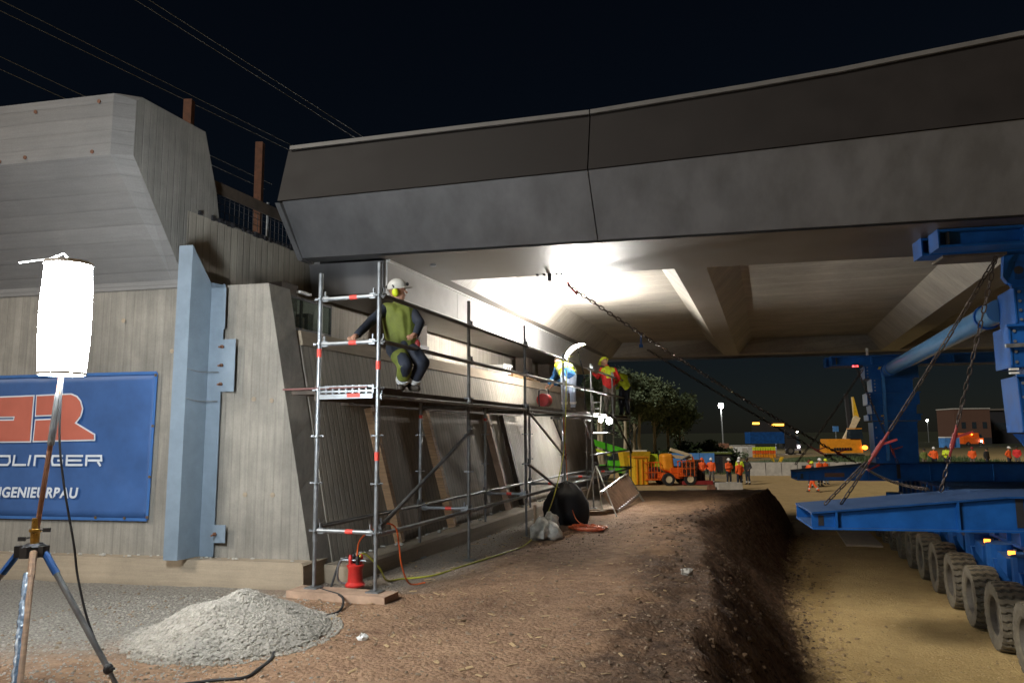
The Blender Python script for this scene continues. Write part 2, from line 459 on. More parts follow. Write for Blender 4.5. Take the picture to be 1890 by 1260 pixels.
nx = len(xs)
gf = [(j * nx + i, j * nx + i + 1, (j + 1) * nx + i + 1, (j + 1) * nx + i) for j in range(len(ys) - 1) for i in range(nx - 1)]
gm = bpy.data.meshes.new('ground')
gm.from_pydata(gv, [], gf)
for nm, vals in (('sand', sand), ('gravel', grav), ('unlit_far', unlit_far), ('loam', loam)):
    at = gm.attributes.new(nm, 'FLOAT', 'POINT'); at.data.foreach_set('value', vals)
gm.polygons.foreach_set('use_smooth', [True] * len(gf))

def ground_mat():
    m, nt, p = _nodes('site_soil')
    ge = N_(nt, 'ShaderNodeNewGeometry'); pos = ge.outputs['Position']
    def nz(scale, det=6, ro=.65):
        n = N_(nt, 'ShaderNodeTexNoise'); n.inputs['Scale'].default_value = scale; n.inputs['Detail'].default_value = det; n.inputs['Roughness'].default_value = ro
        L_(nt, pos, n.inputs['Vector']); return n.outputs[0]
    def ramp(v, a, ca, b, cb, mid=None):
        r = N_(nt, 'ShaderNodeValToRGB'); r.color_ramp.elements[0].position = a; r.color_ramp.elements[0].color = rgba(ca)
        r.color_ramp.elements[1].position = b; r.color_ramp.elements[1].color = rgba(cb); L_(nt, v, r.inputs[0]); return r.outputs[0]
    def mix(f, a, b):
        x = N_(nt, 'ShaderNodeMix', data_type='RGBA'); L_(nt, f, x.inputs[0]); L_(nt, a, x.inputs[6]); L_(nt, b, x.inputs[7]); return x.outputs[2]
    n1, n2, n3 = nz(1.1), nz(7.0, 8, .7), nz(45, 4, .7)
    soil = ramp(n1, .35, (.225, .125, .074), .66, (.41, .255, .155))
    soil2 = ramp(n2, .36, (.14, .076, .045), .62, (.41, .265, .165))
    soil = mix(N_f(nt, n3, .35, .65, .25, .75), soil, soil2)
    sandc = ramp(n2, .3, (.40, .28, .115), .7, (.60, .44, .20))
    sand2 = ramp(n1, .3, (.35, .24, .10), .7, (.60, .44, .21))
    sandc = mix(N_f(nt, n3, .3, .7, .2, .8), sandc, sand2)
    gra = ramp(n3, .32, (.12, .105, .09), .68, (.36, .335, .29))
    at = N_(nt, 'ShaderNodeAttribute', attribute_name='sand'); ag = N_(nt, 'ShaderNodeAttribute', attribute_name='gravel')
    al = N_(nt, 'ShaderNodeAttribute', attribute_name='loam'); soil = mix(al.outputs['Fac'], soil, ramp(n2, .33, (.05, .028, .018), .68, (.19, .115, .07)))
    c = mix(at.outputs['Fac'], soil, sandc); c = mix(ag.outputs['Fac'], c, gra)
    af = N_(nt, 'ShaderNodeAttribute', attribute_name='unlit_far'); c = mix(af.outputs['Fac'], c, ramp(n1, .3, (.012, .014, .008), .7, (.03, .035, .018)))  # darkness of the far distance put into the soil colour
    L_(nt, c, p.inputs['Base Color']); p.inputs['Roughness'].default_value = .93
    p.inputs['Specular IOR Level'].default_value = .25
    vo = N_(nt, 'ShaderNodeTexVoronoi'); vo.inputs['Scale'].default_value = 26; L_(nt, pos, vo.inputs['Vector'])
    ad = N_(nt, 'ShaderNodeMath', operation='MULTIPLY_ADD'); L_(nt, vo.outputs[0], ad.inputs[0]); ad.inputs[1].default_value = -.6; L_(nt, n2, ad.inputs[2])
    ad2 = N_(nt, 'ShaderNodeMath', operation='MULTIPLY_ADD'); L_(nt, n3, ad2.inputs[0]); ad2.inputs[1].default_value = .5; L_(nt, ad.outputs[0], ad2.inputs[2])
    b = N_(nt, 'ShaderNodeBump'); b.inputs['Strength'].default_value = .9; b.inputs['Distance'].default_value = .035
    L_(nt, ad2.outputs[0], b.inputs['Height']); L_(nt, b.outputs[0], p.inputs['Normal'])
    return m
def N_f(nt, v, a, b, lo, hi):
    mr = N_(nt, 'ShaderNodeMapRange'); mr.inputs[1].default_value = a; mr.inputs[2].default_value = b; mr.inputs[3].default_value = lo; mr.inputs[4].default_value = hi
    L_(nt, v, mr.inputs[0]); return mr.outputs[0]
M['ground'] = ground_mat()
gm.materials.append(M['ground'])
tag(obj('ground', gm), kind='structure')

# ------------------------------------------------------------------ abutment
def W(u, p, z): return fr(WO, B, PB, u, p, z)         # wing frame: u along bridge, p behind the wing face
def F(s, n, z): return fr(WO, S, N, s, n, z)          # front frame: s along front wall, n into the wall
def bat(z): return .201 * (z - .27)                    # batter of the front wall

ab = thing('bridge_abutment', 'pale board-marked concrete bridge abutment filling the left side', 'abutment', WO)
# wing wall: right edge follows the batter, sides run back along S
loop = [W(0.0, 0, .2), W(-.647, .016, 3.48), W(-14, .016, 3.48), W(-14, 0, .2)]
MB().prism(loop, S * .42).build('wing_wall', M['wing'], ab)
# chamfered kicker strip between wing face and cap
mb = MB()
def capsec(u, grow):
    # section behind the wing face; grow 0 = full outline, 1 = chamfered end
    a = .14 * grow
    pts = [(.0, 3.58), (-1.0 + a, 4.82 + a * .2), (-1.0 + a, 5.54 - a * .3), (-.92 + a, 5.57), (.25, 5.56), (.5, 4.82), (.57, 4.47), (3.2, 4.45), (3.2, 3.482), (0, 3.482)]
    return [W(u - 0.0, 0, 0) + (S / S.dot(PB)) * p_ + Z * z_ for p_, z_ in pts]
u0 = -1.74 * .978 - .37 * .208     # end of the cap on the wing face
mb.loft([capsec(-14, 0), capsec(u0 - .17, 0), capsec(u0, 1)])
cap = mb.build('parapet_cap', [M['cap'], M['capend']], ab)
for i, poly in enumerate(cap.data.polygons):
    if abs(poly.normal.dot(B)) > .8: poly.material_index = 1
# formwork tie holes in the cap
mb = MB()
for u, z in ((-4.15, 4.84), (-3.55, 4.86), (-3.2, 4.88), (-2.3, 4.87), (-3.1, 5.42), (-2.25, 5.46)):
    c = W(u, -1.0, z) + Vector((0, 0, 0)) - PB * .012
    mb.lathe([(.022, 0), (.022, .012), (.0005, .012)], c, PB, 10)
mb.build('tie_holes', M['rust'], cap)
mb = MB()
for u, z in ((-.55, 2.08), (-.78, 2.1), (-.5, 1.0), (-.85, 1.0), (-1.9, 2.7), (-2.6, 3.1)):
    mb.lathe([(.028, 0), (.028, .006), (.0005, .006)], W(u, -.006, z), PB, 12)
mb.build('tie_holes', M['foot'], ab)
# front wall with batter
MB().prism([F(.42, bat(.2), .2), F(.42, bat(2.78), 2.78), F(.42, 3.2, 2.78), F(.42, 3.2, .2)], S * 15.3).build('front_wall', M['front'], ab)
MB().prism([F(.42, bat(2.78) - .035, 2.782), F(.42, bat(2.95) - .03, 2.965), F(.42, 1.9, 2.99), F(.42, 1.9, 2.782)], S * 15.3).build('bearing_shelf', M['foot'], ab)
MB().prism([F(-.2, 1.766, 2.9), F(-.2, 1.766, 4.448), F(-.2, 3.4, 4.448), F(-.2, 3.4, 2.9)], S * 16.2).build('back_wall', M['back'], ab)
# footing under wing and front
mb = MB()
mb.prism([W(.06, -.26, -.3), W(.03, -.25, .26), W(-.02, -.2, .285), W(-14, -.2, .285), W(-14, -.26, -.3)], PB * .9)
mb.build('wing_footing', M['foot'], ab)
mb = MB()
mb.prism([F(.25, -.33, -.4), F(.25, -.33, .16), F(.25, -.30, .19), F(.25, .4, .21), F(.25, .4, -.4)], S * 15.4)
mb.build('front_footing', M['foot'], ab)
# dirt line and broken mortar on the footing ledge
mb = MB()
for i in range(90):
    s = rnd.uniform(.3, 13); r_ = rnd.uniform(.01, .035)
    c = F(s, -rnd.uniform(.02, .16), .215); mb.ball(c, (r_ * 1.4, r_, r_ * .7), 6, 4)
for i in range(60):
    u = rnd.uniform(-5, -.1); r_ = rnd.uniform(.006, .02)
    mb.ball(W(u, -rnd.uniform(.01, .12), .29), (r_ * 1.4, r_, r_ * .7), 6, 4)
tag(mb.build('mortar_crumbs', M['conc'], ab), kind='stuff')

# ------------------------------------------------------------------ bridge
P0 = Vector((-3.16, 10.99, 0))
def G(u, v, z): return fr(P0, B, S, u, v, z)
ZS = 4.28
def zcrease(u): return interp([(0, 5.036), (2.26, 5.082), (4.45, 5.137), (7.2, 5.239), (9.5, 5.331), (16, 5.5), (26, 5.45)], u)
def ztop(u): return interp([(0, 5.921), (2.18, 5.977), (4.43, 6.032), (7.3, 6.235), (9.7, 6.502), (16, 6.95), (26, 6.8)], u)
br = thing('bridge_deck', 'long concrete bridge deck with dark upper and grey lower fascia overhead', 'bridge', P0)
ULEN = 26.0
def band(name, ua, ub, f0, f1, th, m, n=10):
    mb = MB(); loops = []
    for i in range(n + 1):
        u = ua + (ub - ua) * i / n
        a, b = f0(u), f1(u)
        loops.append([G(u, a[0], a[1]), G(u, b[0], b[1]), G(u, b[0] + th, b[1]), G(u, a[0] + th, a[1])])
    mb.loft(loops); return mb.build(name, m, br)
for ua, ub in ((0.0, 4.442), (4.458, 15.0), (15.016, ULEN)):
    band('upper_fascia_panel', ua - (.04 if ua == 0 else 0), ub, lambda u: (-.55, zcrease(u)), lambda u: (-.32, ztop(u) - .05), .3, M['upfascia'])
    band('lower_fascia_panel', ua + (.03 if ua == 0 else 0), ub, lambda u: (0.0, ZS + .03), lambda u: (-.535, zcrease(u) - .012), .3, M['lowfascia'])
    band('coping_strip', ua, ub, lambda u: (-.36, ztop(u) - .05), lambda u: (-.35, ztop(u) + .012), .34, M['lip'])
# raised steel edge strip at the left end of the lower fascia, with bolt heads
mb = MB(); mb.loft([[G(-.045, .0, ZS), G(-.045, -.60, 4.99), G(-.045, -.42, 5.03), G(-.045, .25, ZS)], [G(.03, .0, ZS), G(.03, -.60, 4.99), G(.03, -.42, 5.03), G(.03, .25, ZS)]])
edge = mb.build('end_trim', M['lowfascia'], br)
mb = MB()
for i in range(9):
    t = (i + .5) / 9; mb.ball(G(-.01, -.02 - .56 * t, ZS + .04 + .69 * t), .012, 6, 4)
mb.build('bolts', M['galv'], edge)
# end cross beam
E0, E1 = .0, 1.2
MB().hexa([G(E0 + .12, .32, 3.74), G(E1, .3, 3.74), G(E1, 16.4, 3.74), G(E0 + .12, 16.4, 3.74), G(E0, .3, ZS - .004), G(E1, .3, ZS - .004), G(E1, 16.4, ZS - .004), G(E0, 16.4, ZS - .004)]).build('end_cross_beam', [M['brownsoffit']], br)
MB().hexa([G(E0 + .02, .28, 3.78), G(E1 - .02, .27, 3.78), G(E1 - .02, .298, 3.78), G(E0 + .02, .298, 3.78), G(E0 - .03, .27, ZS - .01), G(E1 - .02, .27, ZS - .01), G(E1 - .02, .298, ZS - .01), G(E0 - .03, .298, ZS - .01)]).build('beam_front_plate', M['lowfascia'], br)
for k in range(6):
    a, b = .3 + k * 2.7, .3 + (k + 1) * 2.7 - .012
    MB().hexa([G(E1 + .003, a, 3.77), G(E1 + .03, a, 3.77), G(E1 + .03, b, 3.77), G(E1 + .003, b, 3.77), G(E1 + .003, a, ZS - .02), G(E1 + .03, a, ZS - .02), G(E1 + .03, b, ZS - .02), G(E1 + .003, b, ZS - .02)]).build('beam_side_panel', M['beamwhite'], br)
mb = MB(); mb.bar(G(E1 + .045, .28, ZS - .015), G(E1 + .045, 16.4, ZS - .015), .06, .03); mb.bar(G(E1 + .03, .3, 3.75), G(E1 + .03, 16.4, 3.75), .05, .025)
mb.build('edge_angle', M['white'], br)
# soffit with coffers
VE = 16.9; V0, V1 = 2.0, 16.2
cof = [(1.5 + 0.0, 5.25), (5.75, 10.2), (10.75, 15.2), (15.75, 20.2), (20.75, 25.2)]
mb = MB()
def quad(a, b, c, d, z): mb.add([G(a, b, z), G(c, b, z), G(c, d, z), G(a, d, z)], [(0, 1, 2, 3)])
quad(E1, .02, ULEN, V0, ZS); quad(E1, V1, ULEN, VE, ZS)
prevu = E1
for a, b in cof:
    quad(prevu, V0, a, V1, ZS); prevu = b
quad(prevu, V0, ULEN, V1, ZS)
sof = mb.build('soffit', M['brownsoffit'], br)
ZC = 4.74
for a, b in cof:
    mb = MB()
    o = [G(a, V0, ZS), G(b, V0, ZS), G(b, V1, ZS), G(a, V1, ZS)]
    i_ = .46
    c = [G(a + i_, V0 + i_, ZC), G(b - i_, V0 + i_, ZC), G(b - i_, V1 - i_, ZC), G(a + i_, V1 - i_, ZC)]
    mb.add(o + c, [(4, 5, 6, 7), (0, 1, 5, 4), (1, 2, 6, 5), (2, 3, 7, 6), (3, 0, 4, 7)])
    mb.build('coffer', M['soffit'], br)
# closing slab above and far edge
MB().hexa([G(0, -.3, 5.0), G(ULEN, -.3, 5.0), G(ULEN, VE + .5, 5.0), G(0, VE + .5, 5.0), G(0, -.3, 5.03), G(ULEN, -.3, 5.2), G(ULEN, VE + .5, 5.2), G(0, VE + .5, 5.03)]).build('deck_slab', M['lip'], br)
MB().hexa([G(0, VE, 4.2), G(ULEN, VE, 4.2), G(ULEN, VE + .9, 5.0), G(0, VE + .9, 5.0), G(0, VE, 4.3), G(ULEN, VE, 4.3), G(ULEN, VE + .6, 5.9), G(0, VE + .6, 5.9)]).build('far_fascia', M['lowfascia'], br)
MB().hexa([G(0, .35, ZS + .003), G(.1, .35, ZS + .003), G(.1, VE, ZS + .003), G(0, VE, ZS + .003), G(0, .35, 5.0), G(.1, .35, 5.0), G(.1, VE, 5.0), G(0, VE, 5.0)]).build('end_wall', M['lowfascia'], br)
# drain sockets and eye plates under the soffit
mb = MB(); mb.lathe([(.045, -.03), (.045, 0), (.02, 0)], G(1.75, .75, ZS), Z, 14); mb.build('drain_socket', M['galv'], br)
mb = MB()
for du in (-.2, -.09, .12, .2): mb.box(G(3.25 + du, V0 - .1, ZS - .012), (.035, .05, .022), B)
mb.box(G(3.25, V0 - .1, ZS - .06), (.05, .09, .12), B); mb.build('eye_plate', M['darkgap'], br)
mb = MB(); mb.box(G(2.95, 13.35, ZC - .05 - .35), (.12, .16, .1), B); mb.bar(G(2.95, 13.35, ZC), G(2.95, 13.35, ZC - .4), .05, .05); mb.build('eye_plate', M['bluedark'], br)

# ------------------------------------------------------------------ scaffold
def Q(k, n, z, off=0.): return SA + S * (2.57 * k + off) + N * n + Z * z
WID = .732; DECK = 2.17; ZL = .666
sf = thing('scaffold', 'long galvanised tube scaffold with plank deck in front of the abutment', 'scaffold', SA)
ros = None
def rosette(p, parent):
    global ros
    if ros is None:
        mb = MB(); mb.lathe([(.024, -.005), (.062, -.005), (.062, .005), (.024, .005)], (0, 0, 0), Z, 8, True)
        for a in range(4): mb.box(Vector((math.cos(a * math.pi / 2), math.sin(a * math.pi / 2), 0)) * .05, (.03, .02, .02), (math.cos(a * math.pi / 2), math.sin(a * math.pi / 2), 0))
        ros = mb.mesh('rosette', M['galv'])
    o = obj('rosette', ros, parent); o.location = p - wloc(parent); return o
def standard(k, n, top, m, base=None, tape=()):
    p = Q(k, n, 0); zb = gz(p.x, p.y) if base is None else base
    mb = MB(); mb.tube([p + Z * (zb + .02), p + Z * (ZL - .1)], .019, 10); mb.tube([p + Z * (ZL - .12), p + Z * top], .0245, 10)
    mb.tube([p + Z * 1.72, p + Z * 1.9], .029, 10)
    mb.box(p + Z * (zb + .006), (.15, .15, .012), S)
    o = mb.build('standard', m, sf, True)
    for z in [ZL + .5 * i for i in range(6)]:
        if z < top: rosette(p + Z * z, o)
    for z in tape:
        MB().tube([p + Z * (z - .045), p + Z * (z + .045)], .0265, 10).build('red_band', M['redtape'], o)
    return o
standard(0, 0, 3.53, M['galv'], .07, (1.45, 2.41)); standard(0, WID, 3.46, M['galv'], .07, (2.57,))
for k in range(1, 7):
    standard(k, 0, (3.53 if k in (1, 2) else 3.3), M['galvdark'] if k < 3 else M['galv'])
    standard(k, WID, 2.12, M['galv'], None, (1.9,) if k in (1, 2) else ())
def rail(a, b, m, r_=.0242, tape=None, name='ledger'):
    mb = MB(); mb.tube([a, b], r_, 10)
    d = (b - a).normalized()
    for e, sg in ((a, 1), (b, -1)):
        mb.box(e + d * sg * .045, (.07, .035, .06), d); mb.box(e + d * sg * .035 + Z * .05, (.012, .03, .07), d)
    o = mb.build(name, m, sf, True)
    if tape:
        t = a + (b - a) * tape; MB().tube([t - d * .045, t + d * .045], r_ + .002, 10).build('red_band', M['redtape'], o)
    return o
for z in (ZL, ZL + 2.0, ZL + 2.5): rail(Q(0, .03, z), Q(0, WID - .03, z), M['galv'], .0242, .42, 'transom')
for k in range(1, 7):
    rail(Q(k, .03, ZL), Q(k, WID - .03, ZL), M['galv'], .0242, .4, 'transom'); rail(Q(k, .03, DECK - .12), Q(k, WID - .03, DECK - .12), M['galvdark'], .0242, None, 'transom')
for k in range(6):
    dk = M['galvdark']
    rail(Q(k, 0, ZL - .03, .03), Q(k + 1, 0, ZL - .03, -.03), M['galv'] if k in (0, 1, 3, 4) else dk)
    rail(Q(k, WID, ZL + .03, .03), Q(k + 1, WID, ZL + .03, -.03), dk)
    if k < 6:
        rail(Q(k, -.03, ZL + 2.0, .0), Q(k + 1, -.03, ZL + 2.0, -.0), dk if k < 2 else M['galv'], .0242, None, 'guard_rail')
        rail(Q(k, -.03, ZL + 2.5, .0), Q(k + 1, -.03, ZL + 2.5, -.0), dk if k < 2 else M['galv'], .0242, None, 'guard_rail')
    # edge tube below the deck
    rail(Q(k, -.02, DECK - .09, .0), Q(k + 1, -.02, DECK - .09, -.0), M['galv'], .022, None, 'deck_edge_tube')
rail(Q(6, .03, ZL + 2.5), Q(6, WID - .03, ZL + 2.5), M['galvdark'], .0242, None, 'transom'); rail(Q(6, .03, ZL + 2.0), Q(6, WID - .03, ZL + 2.0), M['galvdark'], .0242, None, 'transom')
rail(Q(4, 0, 1.17, 0), Q(6, 0, 1.17, 0), M['galv'], .0242, None, 'ledger')
rail(Q(4, 0, 1.67, 0), Q(5, 0, 1.67, 0), M['galvdark'], .0242, None, 'ledger')
# diagonal braces
for a, b in ((Q(0, -.04, ZL + .05), Q(1, -.04, 1.72)), (Q(2, -.04, DECK - .1), Q(3, -.04, 1.17)), (Q(2, -.04, 1.17), Q(3, -.04, .45)), (Q(5, -.04, DECK - .1), Q(6, -.04, 1.1))):
    rail(a, b, M['galvdark'], .0235, None, 'diagonal_brace')
# deck planks: four boards a bay, plus bracket boards reaching over to the wall
for k in range(6):
    for j in range(3):
        n = .06 + j * .235
        mb = MB()
        mb.box(Q(k, n + .105, DECK - .03, 1.285), (2.53, .225, .05), S)
        mb.build('deck_plank', M['deckdark'] if j else M['timberdark'], sf)
for k in range(5):
    MB().bar(Q(k, .78, DECK - .035, .02), Q(k, .78, DECK - .035, 2.55), .03, .17).build('toe_board', M['timberdark'], sf)
    if k < 4:
        MB().box(Q(k, .95, DECK - .025, 1.285), (2.5, .30, .045), S).build('bracket_board', M['timberdark'], sf)
MB().hexa([Q(0, .10, DECK + .0, -.06), Q(0, 1.18, DECK + .0, -.02), Q(0, 1.18, DECK + .0, .75), Q(0, .10, DECK + .0, .75), Q(0, .10, DECK + .02, -.06), Q(0, 1.18, DECK + .02, -.02), Q(0, 1.18, DECK + .02, .75), Q(0, .10, DECK + .02, .75)]).build('overlap_sheet', mat('red_brown_plywood', (.13, .05, .045), .5, 0, .3, 8), sf)
# end toe board: pressed steel frame with slots
mb = MB()
a, b = Q(0, .04, 0, -.03), Q(0, WID - .04, 0, -.03)
mb.bar(a + Z * (DECK + .02), b + Z * (DECK + .02), .025, .02); mb.bar(a + Z * (DECK - .03), b + Z * (DECK - .03), .03, .02); mb.bar(a + Z * (DECK - .085), b + Z * (DECK - .085), .03, .05)
for i in range(9): 
    c = a + (b - a) * (i / 8); mb.box(c + Z * (DECK - .01), (.02, .022, .09), N)
end = mb.build('end_toe_frame', M['galv'], sf)
c = a + (b - a) * .35; MB().box(c + Z * (DECK - .075) - S * .018, (.16, .004, .04), N).build('red_sticker', M['redtape'], end)
# brackets under the bay where the deck is widened
for k in (3, 4):
    mb = MB(); mb.bar(Q(k, .05, DECK - .2), Q(k, .05, DECK - .2, -.75), .04, .04); mb.bar(Q(k, .05, DECK - .62), Q(k, .05, DECK - .22, -.6), .03, .03); mb.bar(Q(k, .05, DECK - .22, -.28), Q(k, .05, DECK - .42, -.28), .025, .025)
    mb.build('bracket', M['galvdark'], sf)
# foot board under the first frame
bp = Q(0, .36, .0)
c = bp - S * .05
MB().box(c + Z * .03, (1.15, .30, .08), N).build('base_plank', M['plank'], tag(thing('sole_board', 'thick brown timber board under the nearest scaffold feet', 'board', c), None, None))

# ------------------------------------------------------------------ props against the wall
def wallpt(s, z, off): return F(s, bat(z) - off, z)
def leaning(name, label, s0, z0, s1, z1, w, d, m):
    t = thing(name, label, 'timber', wallpt(s0, z0, .06), 'timber props leaning on the front wall')
    MB().bar(wallpt(s0, z0, .07), wallpt(s1, z1, .07), w, d, S).build('post', m, t); return t
leaning('timber_prop', 'leaning timber prop nearest the end frame of the scaffold', 2.0, .22, 1.75, 2.05, .11, .1, M['timber'])
leaning('timber_prop', 'second leaning timber prop behind the scaffold diagonal', 3.82, .22, 3.5, 2.05, .12, .1, M['timber'])
leaning('timber_prop', 'third leaning timber prop, darker, under the middle of the deck', 6.6, .22, 6.25, 2.05, .12, .1, M['plank'])
leaning('timber_prop', 'farthest leaning timber prop beside the hanging cable', 7.45, .22, 7.2, 2.05, .1, .09, M['timberdark'])
wt = thing('timber_waler', 'dark horizontal timber beam bolted to the wall under the deck', 'beam', wallpt(1.1, 2.16, .1))
MB().bar(wallpt(1.1, 2.16, .1), wallpt(8.3, 2.16, .1), .12, .2).build('beam', M['timberdark'], wt)

# ------------------------------------------------------------------ balloon lamp on tripod
LP = Vector((-3.2, 5.3, 0))
lz = gz(LP.x, LP.y)
lamp = thing('balloon_lamp', 'glowing white cylinder lamp on a tall wooden tripod', 'lamp', LP)
prof = []
for i in range(13):
    t = i / 12; prof.append((.148 + .016 * math.sin(math.pi * t), 2.125 + .79 * t))
MB().lathe([(.02, 2.123)] + prof + [(.02, 2.917)], LP, Z, 40).build('lamp_shade', M['lampglow'], lamp, True)
mb = MB(); mb.lathe([(.15, -.012), (.158, -.012), (.158, .012), (.15, .012)], LP + Z * 2.915, Z, 32, True); mb.build('rim_ring', M['white'], lamp, True)
mb = MB(); mb.lathe([(.147, -.01), (.155, -.01), (.155, .01), (.147, .01)], LP + Z * 2.122, Z, 32, True); mb.build('rim_ring', M['white'], lamp, True)
lean = Vector((.045, 0, 0))
MB().tube([LP + Vector((-.10, 0, 1.05)), LP + Vector((0, 0, 2.12))], .017, 10).build('pole', M['copper'], lamp, True)
MB().tube([LP + Vector((-.045, 0, 1.62)), LP + Vector((-.012, 0, 1.98))], .024, 10).build('pole_sleeve', M['galvdark'], lamp, True)
H = LP + Vector((-.11, 0, .95))
mb = MB(); mb.lathe([(.05, .0), (.05, .02), (.028, .03), (.03, .1), (.04, .11), (.04, .125), (.026, .13), (.026, .2)], H - Z * .03, Z, 14); mb.build('clamp', M['brass'], lamp, True)
for sg in (-1, 1):
    mb = MB(); mb.tube([H + Vector((0, 0, .07 + .02 * sg)), H + Vector((.07 * sg, -.01, .06 + .03 * sg))], .007, 6); mb.box(H + Vector((.085 * sg, -.01, .06 + .03 * sg)), (.05, .012, .028)); mb.build('wing_screw', M['black'], lamp)
mb = MB(); mb.lathe([(.03, -.1), (.07, -.09), (.075, -.02), (.05, 0)], H, Z, 14)
for an in (200, 268, 340): mb.box(H + Vector((math.cos(R(an)), math.sin(R(an)), 0)) * .075 - Z * .05, (.08, .05, .075), (math.cos(R(an)), math.sin(R(an)), 0))
mb.build('tripod_head', M['black'], lamp, True)
for i, (fx, fy) in enumerate(((-3.98, 5.15), (-2.80, 4.42), (-2.50, 5.05), )):
    ft = Vector((fx, fy, gz(fx, fy))); tp = H + (Vector((fx, fy, 0)) - Vector((H.x, H.y, 0))).normalized() * .09 - Z * .05
    k1 = tp + (ft - tp) * .16
    leg = MB().tube([tp, k1], .024, 8).build('leg', M['bluedark'] if i != 1 else M['woodleg'], lamp, True)
    MB().tube([k1, tp + (ft - tp) * .78], [.02, .018], 8).build('leg_tube', M['galvdark'] if i != 1 else M['woodleg'], leg, True)
    MB().tube([tp + (ft - tp) * .5, ft], [.014, .012], 8).build('lower_tube', M['galvdark'], leg, True)
    kk = tp + (ft - tp) * .8
    mb = MB(); mb.ball(kk, (.035, .03, .035), 8, 6); mb.bar(kk, kk + Vector((.05, -.03, .01)), .02, .015); mb.build('leg_clamp', M['black'], leg)
    if i == 1:
        d = (ft - tp).normalized(); sd = Vector((-1, 0, 0)) * .03
        mb = MB(); pts = []; rr = []
        for q in range(26):
            t = q / 25; pts.append(tp + (ft - tp) * (.14 + .86 * t) + sd + Vector((rnd.uniform(-.004, .004), rnd.uniform(-.004, .004), 0))); rr.append(.022 + rnd.uniform(-.005, .005))
        mb.tube(pts, rr, 9); mb.build('plastic_wrap', M['bluewrap'], leg, True)
# supply cord
def smooth_path(pts, n=8):
    out = []; P = [Vector(p) for p in pts]
    for i in range(len(P) - 1):
        p0 = P[max(i - 1, 0)]; p1 = P[i]; p2 = P[i + 1]; p3 = P[min(i + 2, len(P) - 1)]
        for j in range(n):
            t = j / n
            out.append(.5 * ((2 * p1) + (p2 - p0) * t + (2 * p0 - 5 * p1 + 4 * p2 - p3) * t * t + (3 * p1 - p0 - 3 * p2 + p3) * t ** 3))
    out.append(P[-1]); return out
def on_ground(pts, r_): return [Vector((x, y, gz(x, y) + r_ * .7)) for x, y in pts]
def cable(name, label, pts, r_, m, n=8, cat='cable'):
    t = MB().tube(smooth_path(pts, n), r_, 7).build(name, m, None, True); return tag(t, label, cat)
mb = MB().tube(smooth_path([LP + Vector((.02, -.02, 2.1)), LP + Vector((.03, -.03, 1.7)), LP + Vector((.09, -.04, 1.35)), LP + Vector((.19, -.05, .95)), LP + Vector((.24, -.06, .72)), LP + Vector((.36, -.1, .42)), LP + Vector((.6, -.2, .08)), LP + Vector((.75, -.3, .0))]), .008, 7).build('supply_cord', M['black'], lamp, True)
MB().tube(smooth_path([LP + Vector((0, 0, 2.92)), LP + Vector((-.04, 0, 2.99)), LP + Vector((-.13, 0, 2.96)), LP + Vector((-.28, 0, 2.94)), LP + Vector((-.36, 0, 2.93))]), .006, 6).build('guy_string', M['white'], lamp, True)

# ------------------------------------------------------------------ banner
ban = thing('banner', 'blue company banner with red logo and white lettering on the concrete wall', 'banner', W(-4.0, 0, .7))
mb = MB(); nu, nzz = 46, 18; vs = []; fs = []
BU0, BU1, BZ0, BZ1 = -5.6, -2.1, .70, 2.44
for j in range(nzz + 1):
    for i in range(nu + 1):
        u = BU0 + (BU1 - BU0) * i / nu; z = BZ0 + (BZ1 - BZ0) * j / nzz
        rip = .006 * noise.noise((u * 3, z * 2, 1)) + .010 * max(0, 1 - abs((u - BU1) + (z - BZ0) * .9) * 3) * math.sin((u + z) * 14)
        sk = .03 * (z - BZ0) / 1.7 * (1 if u > -2.3 else 0)
        vs.append(W(u + sk, -.028 + rip, z))
for j in range(nzz):
    for i in range(nu):
        a = j * (nu + 1) + i; fs.append((a, a + 1, a + nu + 2, a + nu + 1))
mb.add(vs, fs); o = mb.build('sheet', mat('banner_blue', (.032, .095, .27), .55, 0, .25, 2), ban, True)
sol = o.modifiers.new('thick', 'SOLIDIFY'); sol.thickness = .003
mb = MB()
for (ua, za, ub, zb) in ((BU0, BZ0, BU1, BZ0), (BU1, BZ0, BU1 + .03, BZ1), (BU0, BZ1, BU1 + .03, BZ1)):
    mb.bar(W(ua, -.036, za), W(ub, -.036, zb), .006, .035 if abs(za - zb) < .1 else .035)
mb.build('hem', mat('banner_hem', (.035, .12, .33), .5, 0, .15, 3), ban)
mb = MB()
for u, z in ((BU1 + .005, BZ0 + .03), (BU1 - .3, BZ0 + .015), (BU1 + .01, BZ0 + .5), (BU1 + .02, BZ0 + 1.1), (BU1 + .025, BZ1 - .03), (BU1 - .7, BZ0 + .015)):
    mb.lathe([(.008, -.006), (.016, -.006), (.016, .002), (.008, .002)], W(u, -.042, z), PB, 10, True)
mb.build('eyelets', M['brass'], ban)
LOGO_P = -.046
def flat(loop, m, nm, th=.004, p=LOGO_P):
    MB().prism([W(u, p, z) for u, z in loop], PB * th).build(nm, m, ban)
def arc(cx, cz, rx, rz, a0, a1, n=10): return [(cx + rx * math.cos(R(a0 + (a1 - a0) * i / n)), cz + rz * math.sin(R(a0 + (a1 - a0) * i / n))) for i in range(n + 1)]
bred = mat('banner_red', (.46, .12, .08), .5, 0, .1, 3); bwhite = mat('banner_white', (.62, .66, .72), .5, 0, .1, 3)
